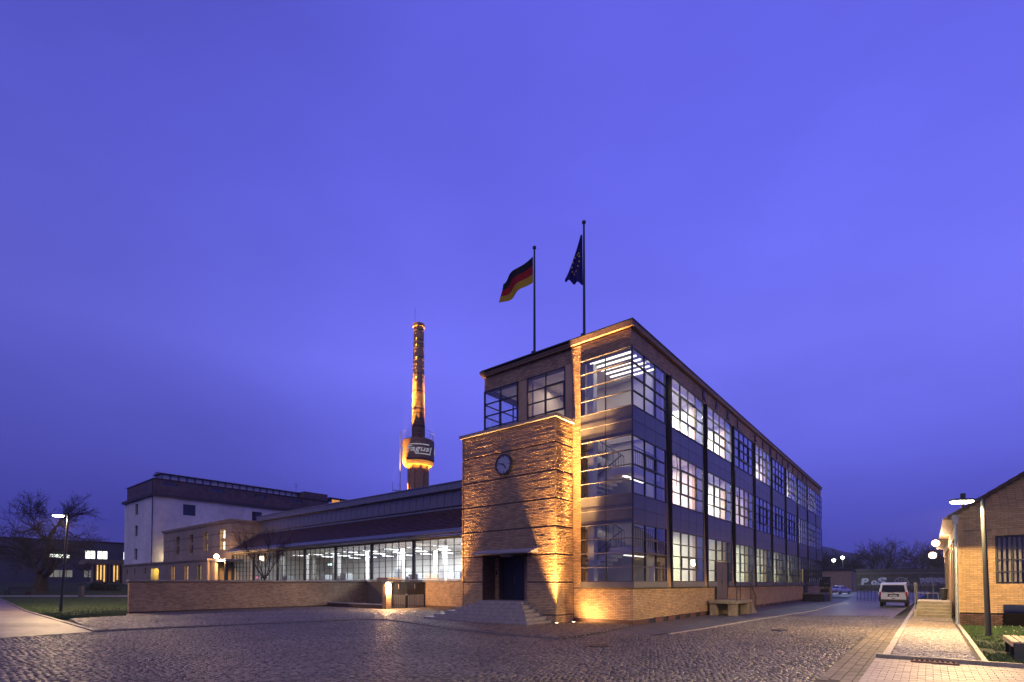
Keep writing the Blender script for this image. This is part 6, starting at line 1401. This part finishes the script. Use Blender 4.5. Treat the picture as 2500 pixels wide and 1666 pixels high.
obj('bumper', MB().box(-.06, .15, -.8, .8, .3, .5), BLACKP, car, bevel=.03); obj('number_plate', MB().box(-.035, -.02, -.26, .26, .62, .73), mat('plate_white', (.65, .66, .68), .5), car)

# ------------------------------------------------------------------ far end of the yard
gar = lthing('garage', 'low flat-roofed brick garage with a dark door at the far end of the yard', 'garage')
G0, GYr = 124.5, 3.9
gm = MB((G0, 0, 0), XB, NF); gm.box(GYr, 8.3, -8, 0, 0, 5.0).box(10.3, 24, -8, 0, 0, 5.0).box(8.3, 10.3, -8, 0, 3.5, 5.0); obj('wall', gm, mat('garage_brick', (.38, .27, .16), .8, var=.15, scale=2, bump=.2), gar)
obj('roof', MB((G0, 0, 0), XB, NF).box(GYr - .3, 24, -8.2, .3, 5.003, 5.3), DARK, gar); obj('garage_door', MB((G0, 0, 0), XB, NF).box(8.31, 10.29, -.3, -.2, 0, 3.49), DARK, gar)
obj('pipe', MB().tube((G0 - .1, GYr - .1, 0), (G0 - .1, GYr - .1, 5), .1), ZINC, gar)
gwl = lthing('graffiti_wall', 'long dark retaining wall with pale graffiti and a railing on top', 'wall')
gwx = 141; GW = mat('dark_masonry', (.075, .065, .06), .85, var=.25, scale=.8, bump=.3)
obj('masonry', MB().box(gwx, gwx + 1, -34, 8, 0, 4.2), GW, gwl); obj('capping', MB().box(gwx - .25, gwx + 1, -34, 8, 4.203, 4.55), mat('capping', (.12, .095, .085), .8), gwl)
q = MB()
for i in range(21): q.box(gwx, gwx + .08, -33.8 + i * 2, -33.72 + i * 2, 4.55, 5.6)
q.box(gwx + .02, gwx + .06, -34, 8, 5.5, 5.6).box(gwx + .02, gwx + .06, -34, 8, 5.0, 5.06); obj('railing', q, DARK, gwl)
obj('boards', MB().box(gwx + .1, gwx + .14, -34, 8, 4.6, 5.45), mat('board_dark', (.07, .055, .06), .8), gwl)
GRF = mat('graffiti_paint', (.50, .50, .62), .7, var=.2, scale=1.5)
def graf(s, y, z, size, bold, sx):
    me = text_mesh(s, size, .01, .12, bold); co_ = np.empty(len(me.vertices) * 3); me.vertices.foreach_get('co', co_); co_ = co_.reshape(-1, 3)
    co_ = np.stack([gwx - .02 - co_[:, 2], y - co_[:, 0] * sx, z + co_[:, 1]], 1); me.vertices.foreach_set('co', co_.ravel()); link('graffiti', me, GRF, gwl)
graf('P', 3.6, 1.55, 2.3, .12, 1.25); graf('o', 1.4, 1.55, 2.2, .13, 1.0); graf('S', .1, 1.55, 2.5, .14, 1.5)
q = MB(); r7 = random.Random(12)
def stroke(pts, w=.09): [q.tube((gwx - .01, a[0], a[1]), (gwx - .01, b[0], b[1]), w, n=5) for a, b in zip(pts, pts[1:])]
for k in range(26):
    y = -8.6 - k * .27; stroke([(y, 1.7 + r7.random() * .5), (y - .25, 2.6 + r7.random() * .8), (y + .12, 2.9 + r7.random() * .5), (y - .3, 2.0 + r7.random() * .5)], .05)
for k in range(14): a = k * .24; b = a + .24; stroke([(-4.9 + 1.5 * math.cos(a), 1.8 + 1.5 * math.sin(a)), (-4.9 + 1.5 * math.cos(b), 1.8 + 1.5 * math.sin(b))], .06)
for y in (-5.5, -4.9, -4.3): stroke([(y, 1.8), (y + .1, 2.5), (y - .2, 2.8)], .05)
o = obj('graffiti', q, GRF, gwl); o['kind'] = 'stuff'
for (sx, sy, d, lab, w) in ((2058, 1362, 132, 'brighter white floodlight on a mast behind the garage', 900), (2036, 1369, 132, 'smaller pale floodlight on a mast behind the garage', 200)):
    x = (sx - 1250) / 1252 * d; z = 1.9 + (1424.5 - sy) * d / 1252; t = thing('floodlight', lab, 'floodlight', (x, d, 0), 0, 'floodlights behind the garage')
    obj('mast', MB().tube((0, 0, 0), (0, 0, z), .07), DARK, t); obj('lamp_head', MB().lathe([(.0, z - .35), (.36, z - .1), (.36, z + .2), (0, z + .4)], 14, cap=False), emis('flood_glow', (.85, 1, .88), 40 if w > 500 else 14), t); lamp('POINT', 'flood_light', (x, d - .6, z), w, (.8, 1, .85), size=.3)
# wooded hill on the horizon
hl = MB(); n = 70
for i in range(n + 1):
    a = R(20 + 36 * i / n); r = 1000
    h = 70 + 26 * math.sin(i * .11 + .4) + 14 * mnoise.noise(Vector((i * .12, 3, 1)))
    for k, (rr, hh) in enumerate(((r, -1), (r + 60, h * .35), (r + 160, h * .75), (r + 300, h), (r + 500, -1))): hl.v.append((rr * math.sin(a), rr * math.cos(a), hh))
for i in range(n):
    for k in range(4): a = i * 5 + k; hl.f.append((a, a + 1, a + 6, a + 5))
tag(obj('hills', hl, mat('hill_woods', (.022, .026, .026), .9, var=.3, scale=.02), smooth=True), kind='structure')

# ------------------------------------------------------------------ the evening air
hz = bpy.data.materials.new('evening_haze'); hz.use_nodes = True; t = hz.node_tree; t.nodes.clear()
o_ = t.nodes.new('ShaderNodeOutputMaterial'); pv_ = t.nodes.new('ShaderNodeVolumePrincipled'); pv_.inputs['Color'].default_value = (.78, .82, 1, 1); pv_.inputs['Density'].default_value = HAZE; pv_.inputs['Anisotropy'].default_value = .2
t.links.new(pv_.outputs[0], o_.inputs['Volume'])
o = obj('haze', MB().box(-1520, 1520, -80, 1580, -1.15, 124), hz); tag(o, kind='stuff')
